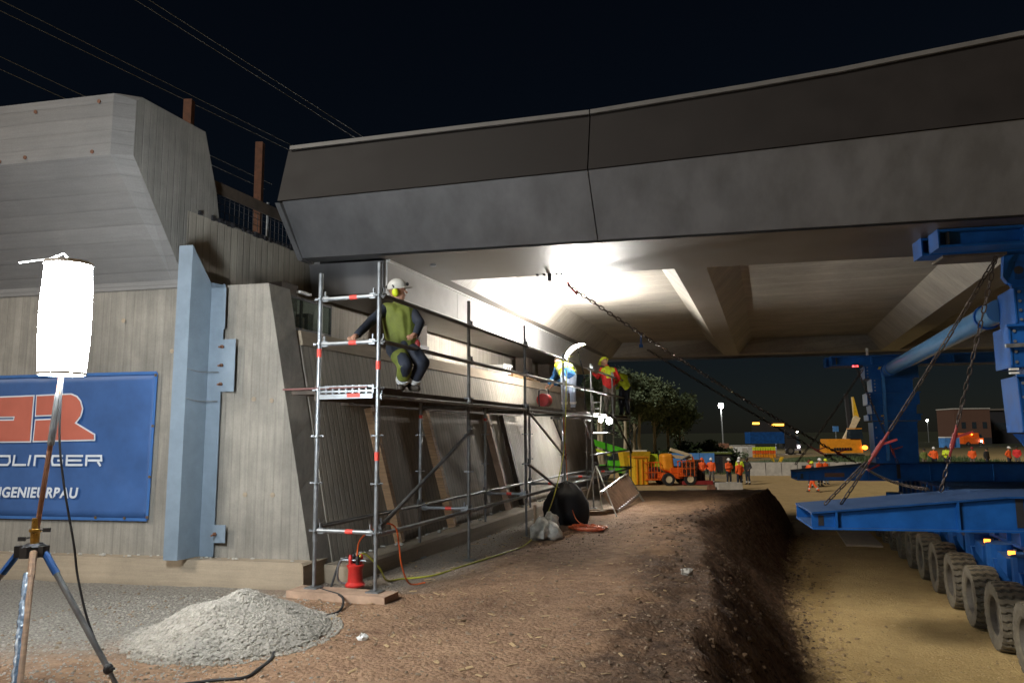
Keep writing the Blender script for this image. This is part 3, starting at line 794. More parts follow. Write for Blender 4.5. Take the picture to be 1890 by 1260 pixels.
def grow(loop, g):
    cx = sum(p[0] for p in loop) / len(loop); cz = sum(p[1] for p in loop) / len(loop)
    n = len(loop); out = []
    for i in range(n):
        a = Vector(loop[i - 1]); b = Vector(loop[i]); c = Vector(loop[(i + 1) % n])
        d1 = (b - a).normalized(); d2 = (c - b).normalized()
        n1 = Vector((d1.y, -d1.x)); n2 = Vector((d2.y, -d2.x)); k = n1 + n2
        if k.length < 1e-6: k = n1
        k = k / max(.5, k.dot(n1)); out.append((b.x + k.x * g, b.y + k.y * g))
    return out
Rs = [(-3.745, 2.185), (-3.25, 2.195), (-3.17, 2.165), (-3.115, 2.11), (-3.08, 2.02), (-3.10, 1.93), (-3.173, 1.844), (-2.888, 1.70), (-2.884, 1.645), (-3.435, 1.639), (-3.45, 1.775), (-3.48, 1.79), (-3.512, 1.775), (-3.525, 1.636), (-3.749, 1.632), (-3.738, 1.883), (-3.42, 1.892), (-3.41, 1.955), (-3.741, 1.947)][::-1]
As = [(-5.2, 2.16), (-3.801, 2.184), (-3.805, 1.629), (-5.2, 1.63), (-5.2, 1.884), (-4.062, 1.887), (-4.052, 1.938), (-5.2, 1.941)][::-1]
for lp, nm in ((Rs, 'logo_letter'), (As, 'logo_letter')):
    flat(grow(lp, .017), bwhite, nm + '_outline', .003, -.046); flat(lp, bred, nm, .004, -.051)
def ribbon(pts, w, mb, p=-.048):
    P = [Vector(q) for q in pts]; n = len(P); Lf = []; Rt = []
    for i in range(n):
        d1 = (P[i] - P[i - 1]).normalized() if i else None
        d2 = (P[i + 1] - P[i]).normalized() if i < n - 1 else None
        d1 = d1 or d2; d2 = d2 or d1
        n1 = Vector((-d1.y, d1.x)); n2 = Vector((-d2.y, d2.x)); k = n1 + n2
        k = k / max(.6, k.dot(n1)); Lf.append(P[i] + k * w / 2); Rt.append(P[i] - k * w / 2)
    for i in range(n - 1):
        q = [Lf[i], Lf[i + 1], Rt[i + 1], Rt[i]]
        mb.prism([W(a.x, p, a.y) for a in q], PB * .003)
U = lambda px: -4.23 + px * .00199
za, zb_ = 1.338, 1.447; zm = (za + zb_) / 2; wv = .026
letters = [
    [[(U(-60), za), (U(60), za), (U(75), zm - .02), (U(72), zb_), (U(-60), zb_)]],
    [[(U(108), zb_ + .012), (U(102), za), (U(196), za)]],
    [[(U(225), zb_ + .012), (U(214), za - .012)]],
    [[(U(258), za - .012), (U(262), zb_), (U(330), zb_), (U(345), zb_ - .02), (U(362), za - .012)]],
    [[(U(462), zb_), (U(390), zb_), (U(384), zm), (U(392), za), (U(458), za), (U(458), zm), (U(425), zm)]],
    [[(U(606), zb_), (U(492), zb_), (U(492), za), (U(606), za)], [(U(500), zm), (U(596), zm)]],
    [[(U(632), za - .012), (U(632), zb_), (U(735), zb_), (U(738), zm), (U(642), zm)], [(U(712), zm - .014), (U(735), za - .012)]]]
for L in letters:
    mb = MB()
    for st in L: ribbon(st, wv, mb)
    mb.build('lettering', bwhite, ban)

# ------------------------------------------------------------------ grey steel post (folded profile) standing before the wing
sp = thing('steel_cover_post', 'tall blue-grey steel cover profile leaning on the concrete wing', 'steel post', W(-1.5, -.3, .3))
def PW(u, p, z): return W(u, p, z)
mb = MB()
# front flange, side web, back flange, lofted from foot to slanted head
def psec(z, top=False):
    du = 0.0
    return z
lo, hi = .30, 3.90
secs = []
for z, hz in ((lo, 0), (hi, 1)):
    dz = [0, 0, 0, 0, 0, 0, 0, 0]
    if hz: dz = [0, 0, -.42, -.42, -.42, -.42, -.02, -.02]
    p8 = [(-1.62, -.36), (-1.44, -.36), (-1.38, -.05), (-1.20, -.05), (-1.20, -.035), (-1.395, -.035), (-1.452, -.345), (-1.62, -.345)]
    secs.append([PW(u + .02 * hz, p, z + d) for (u, p), d in zip(p8, dz)])
mb.loft(secs); mb.build('profile', M['steelpost'], sp)
mb = MB(); mb.prism([PW(-1.455, -.35, 3.86), PW(-1.385, -.05, 3.50), PW(-1.195, -.052, 3.46), PW(-1.195, -.052, 3.44), PW(-1.385, -.05, 3.44), PW(-1.455, -.34, 3.80)], Vector((0, 0, .012))); mb.build('head_plate', M['steelpost'], sp)
for zc, hh, wd in ((2.5, .62, .2), (.56, .2, .16), (3.18, .5, .05)):
    pl = MB().box(PW(-1.2 + wd / 2, -.07, zc), (wd, .012, hh), B).build('lug_plate', M['steelpost'], sp)
    for k in ((-.22, 0, .22) if hh > .5 else (0,)):
        if wd > .1:
            mb = MB(); mb.tube([PW(-1.16, -.05, zc + k), PW(-1.16, -.16, zc + k - .01)], .012, 8); mb.tube([PW(-1.16, -.09, zc + k), PW(-1.16, -.11, zc + k)], .022, 6); mb.build('bolt', M['rust'], pl)
for zc in (2.42, 2.08): MB().tube(smooth_path([PW(-1.43, -.35, zc + .03), PW(-1.36, -.22, zc), PW(-1.2, -.09, zc)]), .006, 6).build('tie_wire', M['galv'], sp)

# ------------------------------------------------------------------ things on the abutment head: posts, guard rail, mesh, wires
for lab, x, y, top in (('rusty brown upright post seen against the sky beside the bridge end', -4.55, 13.0, 6.95), ('rusty brown upright post just showing over the parapet cap', -5.2, 11.5, 7.07)):
    t = thing('rail_post', lab, 'post', (x, y, 4.44)); mb = MB()
    mb.box((x, y, (4.44 + top) / 2), (.13, .012, top - 4.44)); mb.box((x - .06, y + .06, (4.44 + top) / 2), (.012, .12, top - 4.44)); mb.box((x + .06, y + .06, (4.44 + top) / 2), (.012, .12, top - 4.44))
    mb.build('shaft', M['rust'], t); MB().box((x, y + .04, 4.455), (.24, .24, .025)).build('foot_plate', M['rust'], t)
gr = thing('edge_guard', 'dark edge guard with board and net on top of the back wall', 'guard rail', F(1.0, 1.95, 4.45))
for s in (.15, 1.6, 3.2): MB().tube([F(s, 1.95, 4.44), F(s, 1.95, 5.1)], .02, 8).build('post', M['galv'], gr, True)
MB().bar(F(.1, 1.93, 4.98), F(3.4, 1.93, 4.98), .03, .16).build('board', M['timberdark'], gr)
mb = MB()
for i in range(34): 
    s = .1 + i * .1; mb.bar(F(s, 1.97, 4.46), F(s, 1.97, 4.9), .006, .006, S)
for z in (4.5, 4.6, 4.7, 4.8, 4.88): mb.bar(F(.1, 1.974, z), F(3.4, 1.974, z), .006, .006)
mb.build('net', M['darkgap'], gr)
mb = MB()
for i in range(70):
    s = .0 + i * .06; mb.box(F(s, 1.80 + rnd.uniform(-.03, .03), 4.47), (.05, .09, rnd.uniform(.03, .07)), S)
tag(mb.build('ballast_fringe', M['darkgap'], gr), kind='stuff')
wires = [('upper pair, left', (-8.54, 16, 11.56), (-6.0, 32, 14.2)), ('upper pair, right', (-8.23, 16, 11.56), (-5.6, 32, 14.2)), ('middle pair, lower', (-11.62, 16, 11.33), (-9.0, 31, 13.6)), ('middle pair, upper', (-11.64, 16, 11.59), (-8.8, 31, 13.75)),
         ('lower pair, upper', (-11.53, 16, 10.22), (-9.9, 30, 12.0)), ('lower pair, lower', (-11.51, 16, 9.92), (-10.2, 30, 11.8))]
for nm, a, b in wires:
    a = Vector(a); b = Vector(b); d = b - a
    pts = [a - d * .9 + (a - a)] + [a + d * (i / 8) for i in range(9)]
    tag(MB().tube(pts, .010, 5).build('overhead_wire', M['galv'], None), 'thin overhead wire in the sky, ' + nm + ' wire', 'wire', 'overhead wires above the abutment')

# ------------------------------------------------------------------ self-propelled transporter in the lower lane
TO = Vector((7.0, 11.36, LANE)); RT = -N
def T(s, r, z): return TO + S * s + RT * r + Z * (z - LANE)
tp = thing('modular_transporter', 'blue multi-axle heavy transporter with a long row of dusty tyres', 'transporter', TO)
PT = .33
# platform: side beams, top plates, cross ribs
s0, s1 = -4.0, 14.2
MB().hexa([T(s0, .95, -.28), T(s0, 3.4, -.28), T(s1, 3.4, -.28), T(s1, .95, -.28), T(s0, .95, PT), T(s0, 3.4, PT), T(s1, 3.4, PT), T(s1, .95, PT)]).build('platform', M['bluedark'], tp)
for i in range(12):
    a = s0 + i * (s1 - s0) / 12
    MB().box(T(a + .75, 2.18, PT + .012), (1.46, 2.4, .02), S).build('top_plate', M['bluedark'], tp)
for i in range(24):
    a = s0 + .4 + i * .76
    MB().box(T(a, .92, .03), (.05, .07, .55), S).build('side_rib', M['blue'], tp)
MB().bar(T(s0, .925, PT - .03), T(s1, .925, PT - .03), .04, .06).build('edge_rail', M['blue'], tp)
MB().bar(T(s0, .925, -.27), T(s1, .925, -.27), .04, .05).build('edge_rail', M['blue'], tp)
# white lettering blocks stencilled along the side
mb = MB()
# tyre with wavy lateral lugs
def tyre_mesh():
    seg, wn_, rad, wid = 208, 14, .495, .40
    vs = []; fs = []
    prof = [(.27, -.17), (.30, -.19), (.38, -.2), (.455, -.19)]
    L = []
    for r_, x in prof: L.append((r_, x, 0))
    for i in range(wn_ + 1):
        x = -wid / 2 + wid * i / wn_; L.append((rad - .02 * abs(x / (wid / 2)) ** 3, x * .96, 1))
    for r_, x in prof[::-1]: L.append((r_, -x, 0))
    nl = len(L)
    for k in range(seg):
        a = 2 * math.pi * k / seg
        for r_, x, tr in L:
            rr = r_
            if tr:
                ph = (a * 26 / (2 * math.pi) + .13 * math.sin(x * 52) + .05 * math.sin(x * 23)) % 1.0
                if ph < .3: rr -= .045
            vs.append((x, rr * math.cos(a), rr * math.sin(a)))
    for k in range(seg):
        k2 = (k + 1) % seg
        for i in range(nl - 1): fs.append((k * nl + i, k * nl + i + 1, k2 * nl + i + 1, k2 * nl + i))
    mb = MB(); mb.add(vs, fs); me = mb.mesh('tyre', M['tyre']); return me
TM = tyre_mesh()
mb = MB(); mb.lathe([(.275, -.17), (.275, -.10), (.2, -.06), (.12, -.05), (.11, -.12), (.004, -.12)], (0, 0, 0), Vector((1, 0, 0)), 28, True); 
for k in range(8):
    a = k * math.pi / 4; mb.ball((-.075, .16 * math.cos(a), .16 * math.sin(a)), .018, 6, 4)
mb.lathe([(.275, .17), (.275, .1), (.004, .1)], (0, 0, 0), Vector((1, 0, 0)), 28, True)
RM = mb.mesh('rim', M['rim'], True)
mw0 = Matrix((RT, S, Z)).transposed().to_4x4()
armm = None
for i in range(-2, 10):
    s = i * 1.4
    for r_ in (.2, .95):
        w = bpy.data.objects.new('wheel', None); col.objects.link(w); w.parent = tp; w.location = T(s, r_, LANE + .485) - TO
        w.rotation_euler = mw0.to_euler(); w.empty_display_size = .1
        t_ = obj('tyre', TM, w); t_.rotation_euler = (rnd.uniform(0, 6), 0, 0); obj('rim', RM, w)
    # bogie: axle, swing arm, turntable column
    mb = MB(); mb.tube([T(s, .2, LANE + .485), T(s, 1.0, LANE + .485)], .07, 10)
    mb.hexa([T(s - .12, .47, -1.1), T(s - .12, .70, -1.1), T(s + .12, .70, -1.1), T(s + .12, .47, -1.1), T(s + .12, .43, -.42), T(s + .12, .74, -.42), T(s + .5, .74, -.42), T(s + .5, .43, -.42)])
    mb.tube([T(s + .35, .58, -.6), T(s + .35, .58, -.2)], .2, 16)
    a = mb.build('bogie', M['blue'], tp)
    if i < 6:
        cyl = MB().tube([T(s + .3, .98, -1.0), T(s + .34, 1.0, -.3)], .08, 14).build('hydraulic_cylinder', M['alu'], a, True)
        fend = MB().hexa([T(s - .40, .48, -.62), T(s - .40, 1.3, -.62), T(s + .18, 1.3, -.46), T(s + .18, .48, -.46), T(s - .34, .5, -.34), T(s - .34, 1.3, -.34), T(s + .14, 1.3, -.30), T(s + .14, .5, -.30)]).build('steering_cover', M['blue'], tp)
        MB().box(T(s - .385, .85, -.44), (.3, .012, .12), RT).build('white_plate', M['white'], fend)
        MB().box(T(s - .33, .58, -.26), (.09, .06, .06), RT).build('marker_lamp', M['beacon'], fend)
        MB().tube(smooth_path([T(s - .2, 1.2, -.35), T(s - .5, 1.1, -.6), T(s - .1, .95, -.95), T(s + .2, 1.0, -.9)]), .022, 8).build('hose', M['black'], a, True)

def text_mesh(name, body, size, m, parent, origin, ax, ay, extr=.002, align='CENTER', shear=0., off=0., space=1.):
    fc = bpy.data.curves.new(name, 'FONT'); fc.body = body; fc.align_x = align; fc.size = size; fc.shear = shear; fc.offset = off; fc.extrude = extr; fc.space_character = space
    tmp = bpy.data.objects.new('tmp_text', fc); col.objects.link(tmp)
    bpy.context.view_layer.update()
    me = bpy.data.meshes.new_from_object(tmp.evaluated_get(bpy.context.evaluated_depsgraph_get()))
    bpy.data.objects.remove(tmp); me.name = name; me.materials.clear(); me.materials.append(m)
    o = obj(name, me, parent)
    az = Vector(ax).cross(Vector(ay))
    mw = Matrix((ax, ay, az)).transposed().to_4x4(); mw.translation = Vector(origin) - (wloc(parent) if parent else Vector((0, 0, 0)))
    o.matrix_basis = mw; return o
text_mesh('lettering', 'INGENIEURBAU', .172, bwhite, ban, W(-3.07, -.05, .945), B, Z, .0015, 'RIGHT', .14, .005, 1.08)
text_mesh('number', '3', .3, M['white'], tp, T(-.44, .95, -.68), RT, Z, .004)
MB().box(T(-.43, .95, -.58), (.66, .015, .46), RT).build('number_plate', M['blue'], tp)

# ------------------------------------------------------------------ cross beams on the transporter
def cross_beam(name, label, o, length, wid, taper, hi_, lo_, lug=True):
    """o = near bottom left corner; beam runs along B, width along S, top falls towards the tip"""
    t = thing(name, label, 'beam', o)
    def X(u, v, z): return o + B * u + PB * v + Z * z
    zt = lambda u: lo_ + (hi_ - lo_) * min(1, u / taper)
    us = [0, taper, length]
    for nm, v0, v1, in_ in (('web', .06, .09, 1), ('web', wid - .09, wid - .06, 1)):
        mb = MB(); mb.loft([[X(u, v0, .025), X(u, v1, .025), X(u, v1, zt(u) - .025), X(u, v0, zt(u) - .025)] for u in us]); mb.build(nm, M['blue'], t)
    mb = MB(); mb.loft([[X(u, 0, zt(u) - .025), X(u, wid, zt(u) - .025), X(u, wid, zt(u)), X(u, 0, zt(u))] for u in us]); mb.build('top_flange', M['bluedark'], t)
    mb = MB(); mb.loft([[X(u, 0, 0), X(u, wid, 0), X(u, wid, .025), X(u, 0, .025)] for u in us]); mb.build('bottom_flange', M['blue'], t)
    u = .3
    while u < length:
        MB().hexa([X(u, .002, .026), X(u + .025, .002, .026), X(u + .025, .06, .026), X(u, .06, .026), X(u, .002, zt(u) - .026), X(u + .025, .002, zt(u) - .026), X(u + .025, .06, zt(u) - .026), X(u, .06, zt(u) - .026)]).build('stiffener', M['blue'], t); u += 1.5
    MB().hexa([X(.25, .1, .03), X(.27, .1, .03), X(.27, wid - .1, .03), X(.25, wid - .1, .03), X(.25, .1, lo_ - .03), X(.27, .1, lo_ - .03), X(.27, wid - .1, lo_ - .03), X(.25, wid - .1, lo_ - .03)]).build('end_plate', M['bluedark'], t)
    MB().box(X(.12, -.002 + .058, lo_ * .5), (.07, .004, lo_ * .6), B).build('slot', M['darkgap'], t)
    MB().box(X(2.55, .055, .25), (.09, .006, .38), B).build('slot', M['darkgap'], t)
    return t, X
o1 = Vector((4.05, 10.36, PT + .03))
nb, NX = cross_beam('cross_beam', 'large blue steel cross beam with tapered open end, nearest us', o1, 6.5, 1.4, 2.4, .46, .23)
o2 = Vector((7.72, 20.6, PT + .03))
fb, FX = cross_beam('cross_beam', 'smaller looking blue cross beam behind, tapered end over the sand', o2, 7.0, 1.25, 2.4, .46, .23)
MB().box(FX(.95, .055, .15), (.5, .006, .11), B).build('painted_mark', M['rust'], fb)

# ------------------------------------------------------------------ support towers with head beams
def plate_tower(name, label, o, w, d, segs, m):
    t = thing(name, label, 'tower', o)
    for (z0, z1, l0, l1) in segs:
        mb = MB(); mb.hexa([o + B * l0 + Z * z0, o + B * (w - l0) + Z * z0, o + B * (w - l0) + S * d + Z * z0, o + B * l0 + S * d + Z * z0, o + B * l1 + Z * z1, o + B * (w - l1) + Z * z1, o + B * (w - l1) + S * d + Z * z1, o + B * l1 + S * d + Z * z1])
        sg = mb.build('tower_section', m, t)
        # edge flanges and bolts
        for k in range(4):
            MB().tube([o + B * (l1 + .07) + Z * (z0 + (z1 - z0) * (k + .5) / 4) - S * .018, o + B * (l1 + .07) + Z * (z0 + (z1 - z0) * (k + .5) / 4) + S * .01], .02, 8).build('bolt', M['galv'], sg)
        fl = MB(); fl.bar(o + B * (l0 + .012) + Z * (z0 + .02) - S * .01, o + B * (l1 + .012) + Z * (z1 - .02) - S * .01, .02, .024, S); fl.build('edge_flange', M['blue'], sg)
        MB().bar(o + B * (l0 - .03) + Z * (z1 + .004) - S * .03, o + B * (w - l0 + .03) + Z * (z1 + .004) - S * .03, .06, .03).build('joint_flange', m, sg)
    return t
zb = PT + .5
nt_o = Vector((6.62, 9.9, 0))
nt = plate_tower('support_tower', 'near blue bolted steel jacking tower at the right edge', nt_o, 1.3, .7, [(zb, 1.35, .30, .30), (1.37, 1.62, .32, .14), (1.64, 2.38, .07, .05), (2.50, 3.05, 0.0, .0), (3.07, 3.57, .1, .1)], M['blue'])
mb = MB(); loop = [nt_o + B * a + Z * b for a, b in ((.03, 4.02), (.0, 3.72), (.05, 3.64), (.14, 3.585), (1.2, 3.585), (1.3, 3.72), (1.3, 4.02))]; mb.prism(loop, S * .12); lug = mb.build('head_lug', M['blue'], nt)
mb = MB(); mb.lathe([(.055, 0), (.055, .012), (.03, .012)], nt_o + B * .19 + Z * 3.8 - S * .012, S, 16); mb.build('pin_hole', M['darkgap'], lug)
mb = MB(); mb.lathe([(.13, 0), (.13, .006), (.12, .006)], nt_o + B * .19 + Z * 3.8 - S * .006, S, 24); mb.build('lug_boss', M['bluedark'], lug)
MB().bar(nt_o + B * (-.06) + Z * 2.78 - S * .05, nt_o + B * .5 + Z * 2.80 - S * .05, .05, .05).build('clamp_rod', M['galv'], nt)
for zz in (2.42, 2.47): MB().box(nt_o + B * .02 + Z * zz - S * .03, (.1, .06, .025), B).build('clamp_jaw', M['white'], nt)
MB().hexa([nt_o + B * .2 + Z * 2.385, nt_o + B * 1.1 + Z * 2.385, nt_o + B * 1.1 + S * .5 + Z * 2.385, nt_o + B * .2 + S * .5 + Z * 2.385, nt_o + B * .2 + Z * 2.5, nt_o + B * 1.1 + Z * 2.5, nt_o + B * 1.1 + S * .5 + Z * 2.5, nt_o + B * .2 + S * .5 + Z * 2.5]).build('jack_neck', M['bluedark'], nt)
def head_beams(name, label, o, length, z0, z1, n=2):
    t = thing(name, label, 'beam', o + Z * z0)
    for k in range(n):
        b0 = o + S * (k * .44) - B * (.12 * k)
        def X(u, v, z): return b0 + B * u + S * v + Z * z
        for nm, a in (('web', (.14, .18, z0 + .03, z1 - .03)), ('top_flange', (0, .36, z1 - .03, z1)), ('bottom_flange', (0, .36, z0, z0 + .03))):
            MB().hexa([X(.0, a[0], a[2]), X(length, a[0], a[2]), X(length, a[1], a[2]), X(0, a[1], a[2]), X(.0, a[0], a[3]), X(length, a[0], a[3]), X(length, a[1], a[3]), X(0, a[1], a[3])]).build(nm, M['blue'], t)
        MB().box(X(-.012, .18, (z0 + z1) / 2), (.02, .36, z1 - z0 + .01), B).build('end_plate', mat('blue_bright_paint', (.02, .19, .56), .4, 0, .2, 4) if False else M['blue'], t)
        for u in (.12, 1.0, 2.0, 3.0): MB().box(X(u, .06, (z0 + z1) / 2), (.02, .11, z1 - z0 - .07), B).build('stiffener', M['darkgap'] if u < .5 else M['blue'], t)
    return t
hb = head_beams('head_beam', 'pair of short blue beams under the bridge edge at upper right', Vector((5.55, 9.5, 0)), 3.8, 4.03, 4.27)
MB().hexa([Vector((5.85, 9.93, 3.995)), Vector((6.6, 9.75, 3.995)), Vector((6.7, 10.2, 3.995)), Vector((5.95, 10.38, 3.995)), Vector((5.85, 9.93, 4.028)), Vector((6.6, 9.75, 4.028)), Vector((6.7, 10.2, 4.028)), Vector((5.95, 10.38, 4.028))]).build('packing_plate', M['timberdark'], hb)
ft_o = Vector((9.46, 20.0, 0))
ft = plate_tower('support_tower', 'far blue bolted steel jacking tower under the bridge', ft_o, 1.28, 1.0, [(zb, 1.9, .12, .1), (1.95, 2.1, .0, .0), (2.12, 2.35, .1, .08), (2.37, 2.68, .0, .0), (2.7, 3.05, .14, .14), (3.07, 3.4, -.02, -.02)], M['blue'])
MB().bar(ft_o + B * .42 + Z * 2.0 - S * .04 - Z * 1.1, ft_o + B * .42 + Z * 3.35 - S * .04, .08, .05, S).build('front_rib', mat('blue_rib', (.03, .17, .45), .4, 0, .2, 4), ft)
for zz in (3.3, 2.05, 1.86): 
    for k in (0, 1): MB().hexa([ft_o + B * (.3 + .06 * k) + Z * (zz - .05 * k) - S * .035, ft_o + B * (.36 + .06 * k) + Z * (zz - .05 * k) - S * .035, ft_o + B * (.36 + .06 * k) + Z * (zz - .05 * k) - S * .03, ft_o + B * (.3 + .06 * k) + Z * (zz - .05 * k) - S * .03, ft_o + B * (.34 + .06 * k) + Z * (zz + .07 - .05 * k) - S * .035, ft_o + B * (.40 + .06 * k) + Z * (zz + .07 - .05 * k) - S * .035, ft_o + B * (.40 + .06 * k) + Z * (zz + .07 - .05 * k) - S * .03, ft_o + B * (.34 + .06 * k) + Z * (zz + .07 - .05 * k) - S * .03]).build('yellow_chevron', M['yellow'], ft)
hf = head_beams('head_beam', 'pair of long blue beams on top of the far tower', Vector((8.62, 20.1, 0)), 9.0, 3.42, 3.68)
MB().tube([ft_o + B * .1 + S * .2 + Z * 3.69, ft_o + B * .1 + S * .2 + Z * 3.9], .035, 8).build('jack_stub', M['white'], hf)
MB().box(ft_o + B * (-.25) + Z * 3.40 - S * .04, (.14, .03, .04), B).build('marker_lamp', M['taillamp'], hf)
# pipe brace between the towers
pa = Vector((10.0, 19.95, 3.26)); pz = Vector((6.95, 10.55, 3.36))
pb_ = thing('pipe_brace', 'shiny blue steel pipe bracing the two towers', 'pipe', pa)
MB().tube([pa, pz], .165, 28).build('pipe', M['bluepipe'], pb_, True)
d = (pz - pa).normalized()
for k in (.35, .9, 9.3): MB().tube([pa + d * k, pa + d * (k + .05)], .19, 24).build('collar', M['blue'], pb_, True)

# ------------------------------------------------------------------ chains
def link_mesh(l=.128, w=.064, r_=.0098):
    pts = []; n = 7
    for i in range(n): a = -math.pi / 2 + math.pi * i / (n - 1); pts.append(Vector(((l - w) / 2 + math.cos(a) * (w / 2 - r_), math.sin(a) * (w / 2 - r_), 0)))
    for i in range(n): a = math.pi / 2 + math.pi * i / (n - 1); pts.append(Vector((-(l - w) / 2 + math.cos(a) * (w / 2 - r_), math.sin(a) * (w / 2 - r_), 0)))
    vs = []; seg = 5; m_ = len(pts)
    for i, p in enumerate(pts):
        t = (pts[(i + 1) % m_] - pts[i - 1]).normalized(); a = t.cross(Z)
        for k in range(seg): an = 2 * math.pi * k / seg; vs.append(p + a * math.cos(an) * r_ + Z * math.sin(an) * r_)
    fs = [(i * seg + k, i * seg + (k + 1) % seg, ((i + 1) % m_) * seg + (k + 1) % seg, ((i + 1) % m_) * seg + k) for i in range(m_) for k in range(seg)]
    mb = MB(); mb.add(vs, fs); return mb.mesh('chain_link', M['chain'], True)
LM = link_mesh()
def chain(label, a, b, sag, scale=1.0, binder=None, hook=False):
    a = Vector(a); b = Vector(b); t = thing('chain', label, 'chain', a)
    n = int((b - a).length / (.104 * scale))
    def P(x): return a + (b - a) * x - Z * (4 * sag * x * (1 - x))
    for i in range(n):
        x = (i + .5) / n; p = P(x); d = (P(x + .5 / n) - P(x - .5 / n)).normalized()
        if binder and binder[0] < x < binder[1]: continue
        o = obj('link', LM, t); q = d.to_track_quat('X', 'Z') @ Matrix.Rotation(math.pi / 4 + (math.pi / 2 if i % 2 else 0) + rnd.uniform(-.2, .2), 3, 'X').to_quaternion()
        o.rotation_mode = 'QUATERNION'; o.rotation_quaternion = q; o.location = p - a; o.scale = (scale,) * 3
    if binder:
        p, q = P(binder[0]), P(binder[1]); d = (q - p)
        mb = MB(); mb.tube([p, p + d * .3], .018, 8); mb.tube([p + d * .28, p + d * .74], .032, 8); mb.tube([p + d * .7, q], .018, 8); mb.bar(p + d * .4, p + d * .5 + Vector((.22, -.1, .12)), .03, .03); mb.build('tensioner', M['redpaint'], t, True)
    if hook:
        mb = MB(); mb.tube(smooth_path([a + Vector((0, 0, .05)), a + (b - a) * .006, a + (b - a) * .012 + Vector((.03, 0, -.06)), a + (b - a) * .02 + Vector((.0, 0, -.07)), a + (b - a) * .02]), .018, 8); mb.build('hook', M['redpaint'], t, True)
    return t
chain('long rusty chain from the near soffit eye down to the far cross beam', (.95, 12.45, 4.16), (9.0, 19.9, .86), .12, 1.15, (.88, .94), True)
chain('chain from the far side of the bright coffer down to the far cross beam', (4.55, 25.0, 4.44), (8.75, 20.4, .85), .05, 1.3, (.88, .95))
chain('slack chain from the far tower head down to the lane side', (9.3, 19.8, 3.3), (7.6, 20.4, .8), .06, 1.1)
chain('thick chain from the near head beam slanting left to the near beam tip', (6.42, 9.7, 3.95), (4.62, 10.75, .66), .06, 1.0, (.68, .82))
chain('double chain hanging down to the tip of the near beam', (4.95, 10.6, 1.25), (4.45, 10.9, .64), .0, 1.0)
chain('thick chain hanging steeply from the near head beam to the beam top', (6.4, 9.68, 3.95), (5.9, 10.5, .84), .03, 1.0, (.7, .84))
chain('chain running between the tower feet over the transporter platform', (5.95, 10.9, .84), (9.0, 19.7, .85), .12, 1.0, (.75, .83))
chain('thin chain in front of the far tower', (9.05, 19.7, 3.42), (9.9, 19.5, .86), .0, 1.0, (.82, .95))

# ------------------------------------------------------------------ people
def remesh(mb, name, vox, m, extra=None, sm=2):
    tmp = bpy.data.objects.new('tmp_shape', mb.mesh('tmp_shape', m)); col.objects.link(tmp)
    r = tmp.modifiers.new('r', 'REMESH'); r.mode = 'VOXEL'; r.voxel_size = vox; r.use_smooth_shade = True
    s_ = tmp.modifiers.new('s', 'SMOOTH'); s_.factor = .5; s_.iterations = sm
    bpy.context.view_layer.update()
    me = bpy.data.meshes.new_from_object(tmp.evaluated_get(bpy.context.evaluated_depsgraph_get()))
    bpy.data.objects.remove(tmp)
    if extra:
        v = [Vector(x.co) for x in me.vertices]; f = [tuple(p.vertices) for p in me.polygons]
        o = len(v); v += extra.v; f += [tuple(i + o for i in q) for q in extra.f]
        me = bpy.data.meshes.new(name); me.from_pydata([tuple(x) for x in v], [], f)
    me.name = name; me.materials.clear(); me.materials.append(m)
    me.polygons.foreach_set('use_smooth', [True] * len(me.polygons))
    return me
def V_(p): return Vector(p)
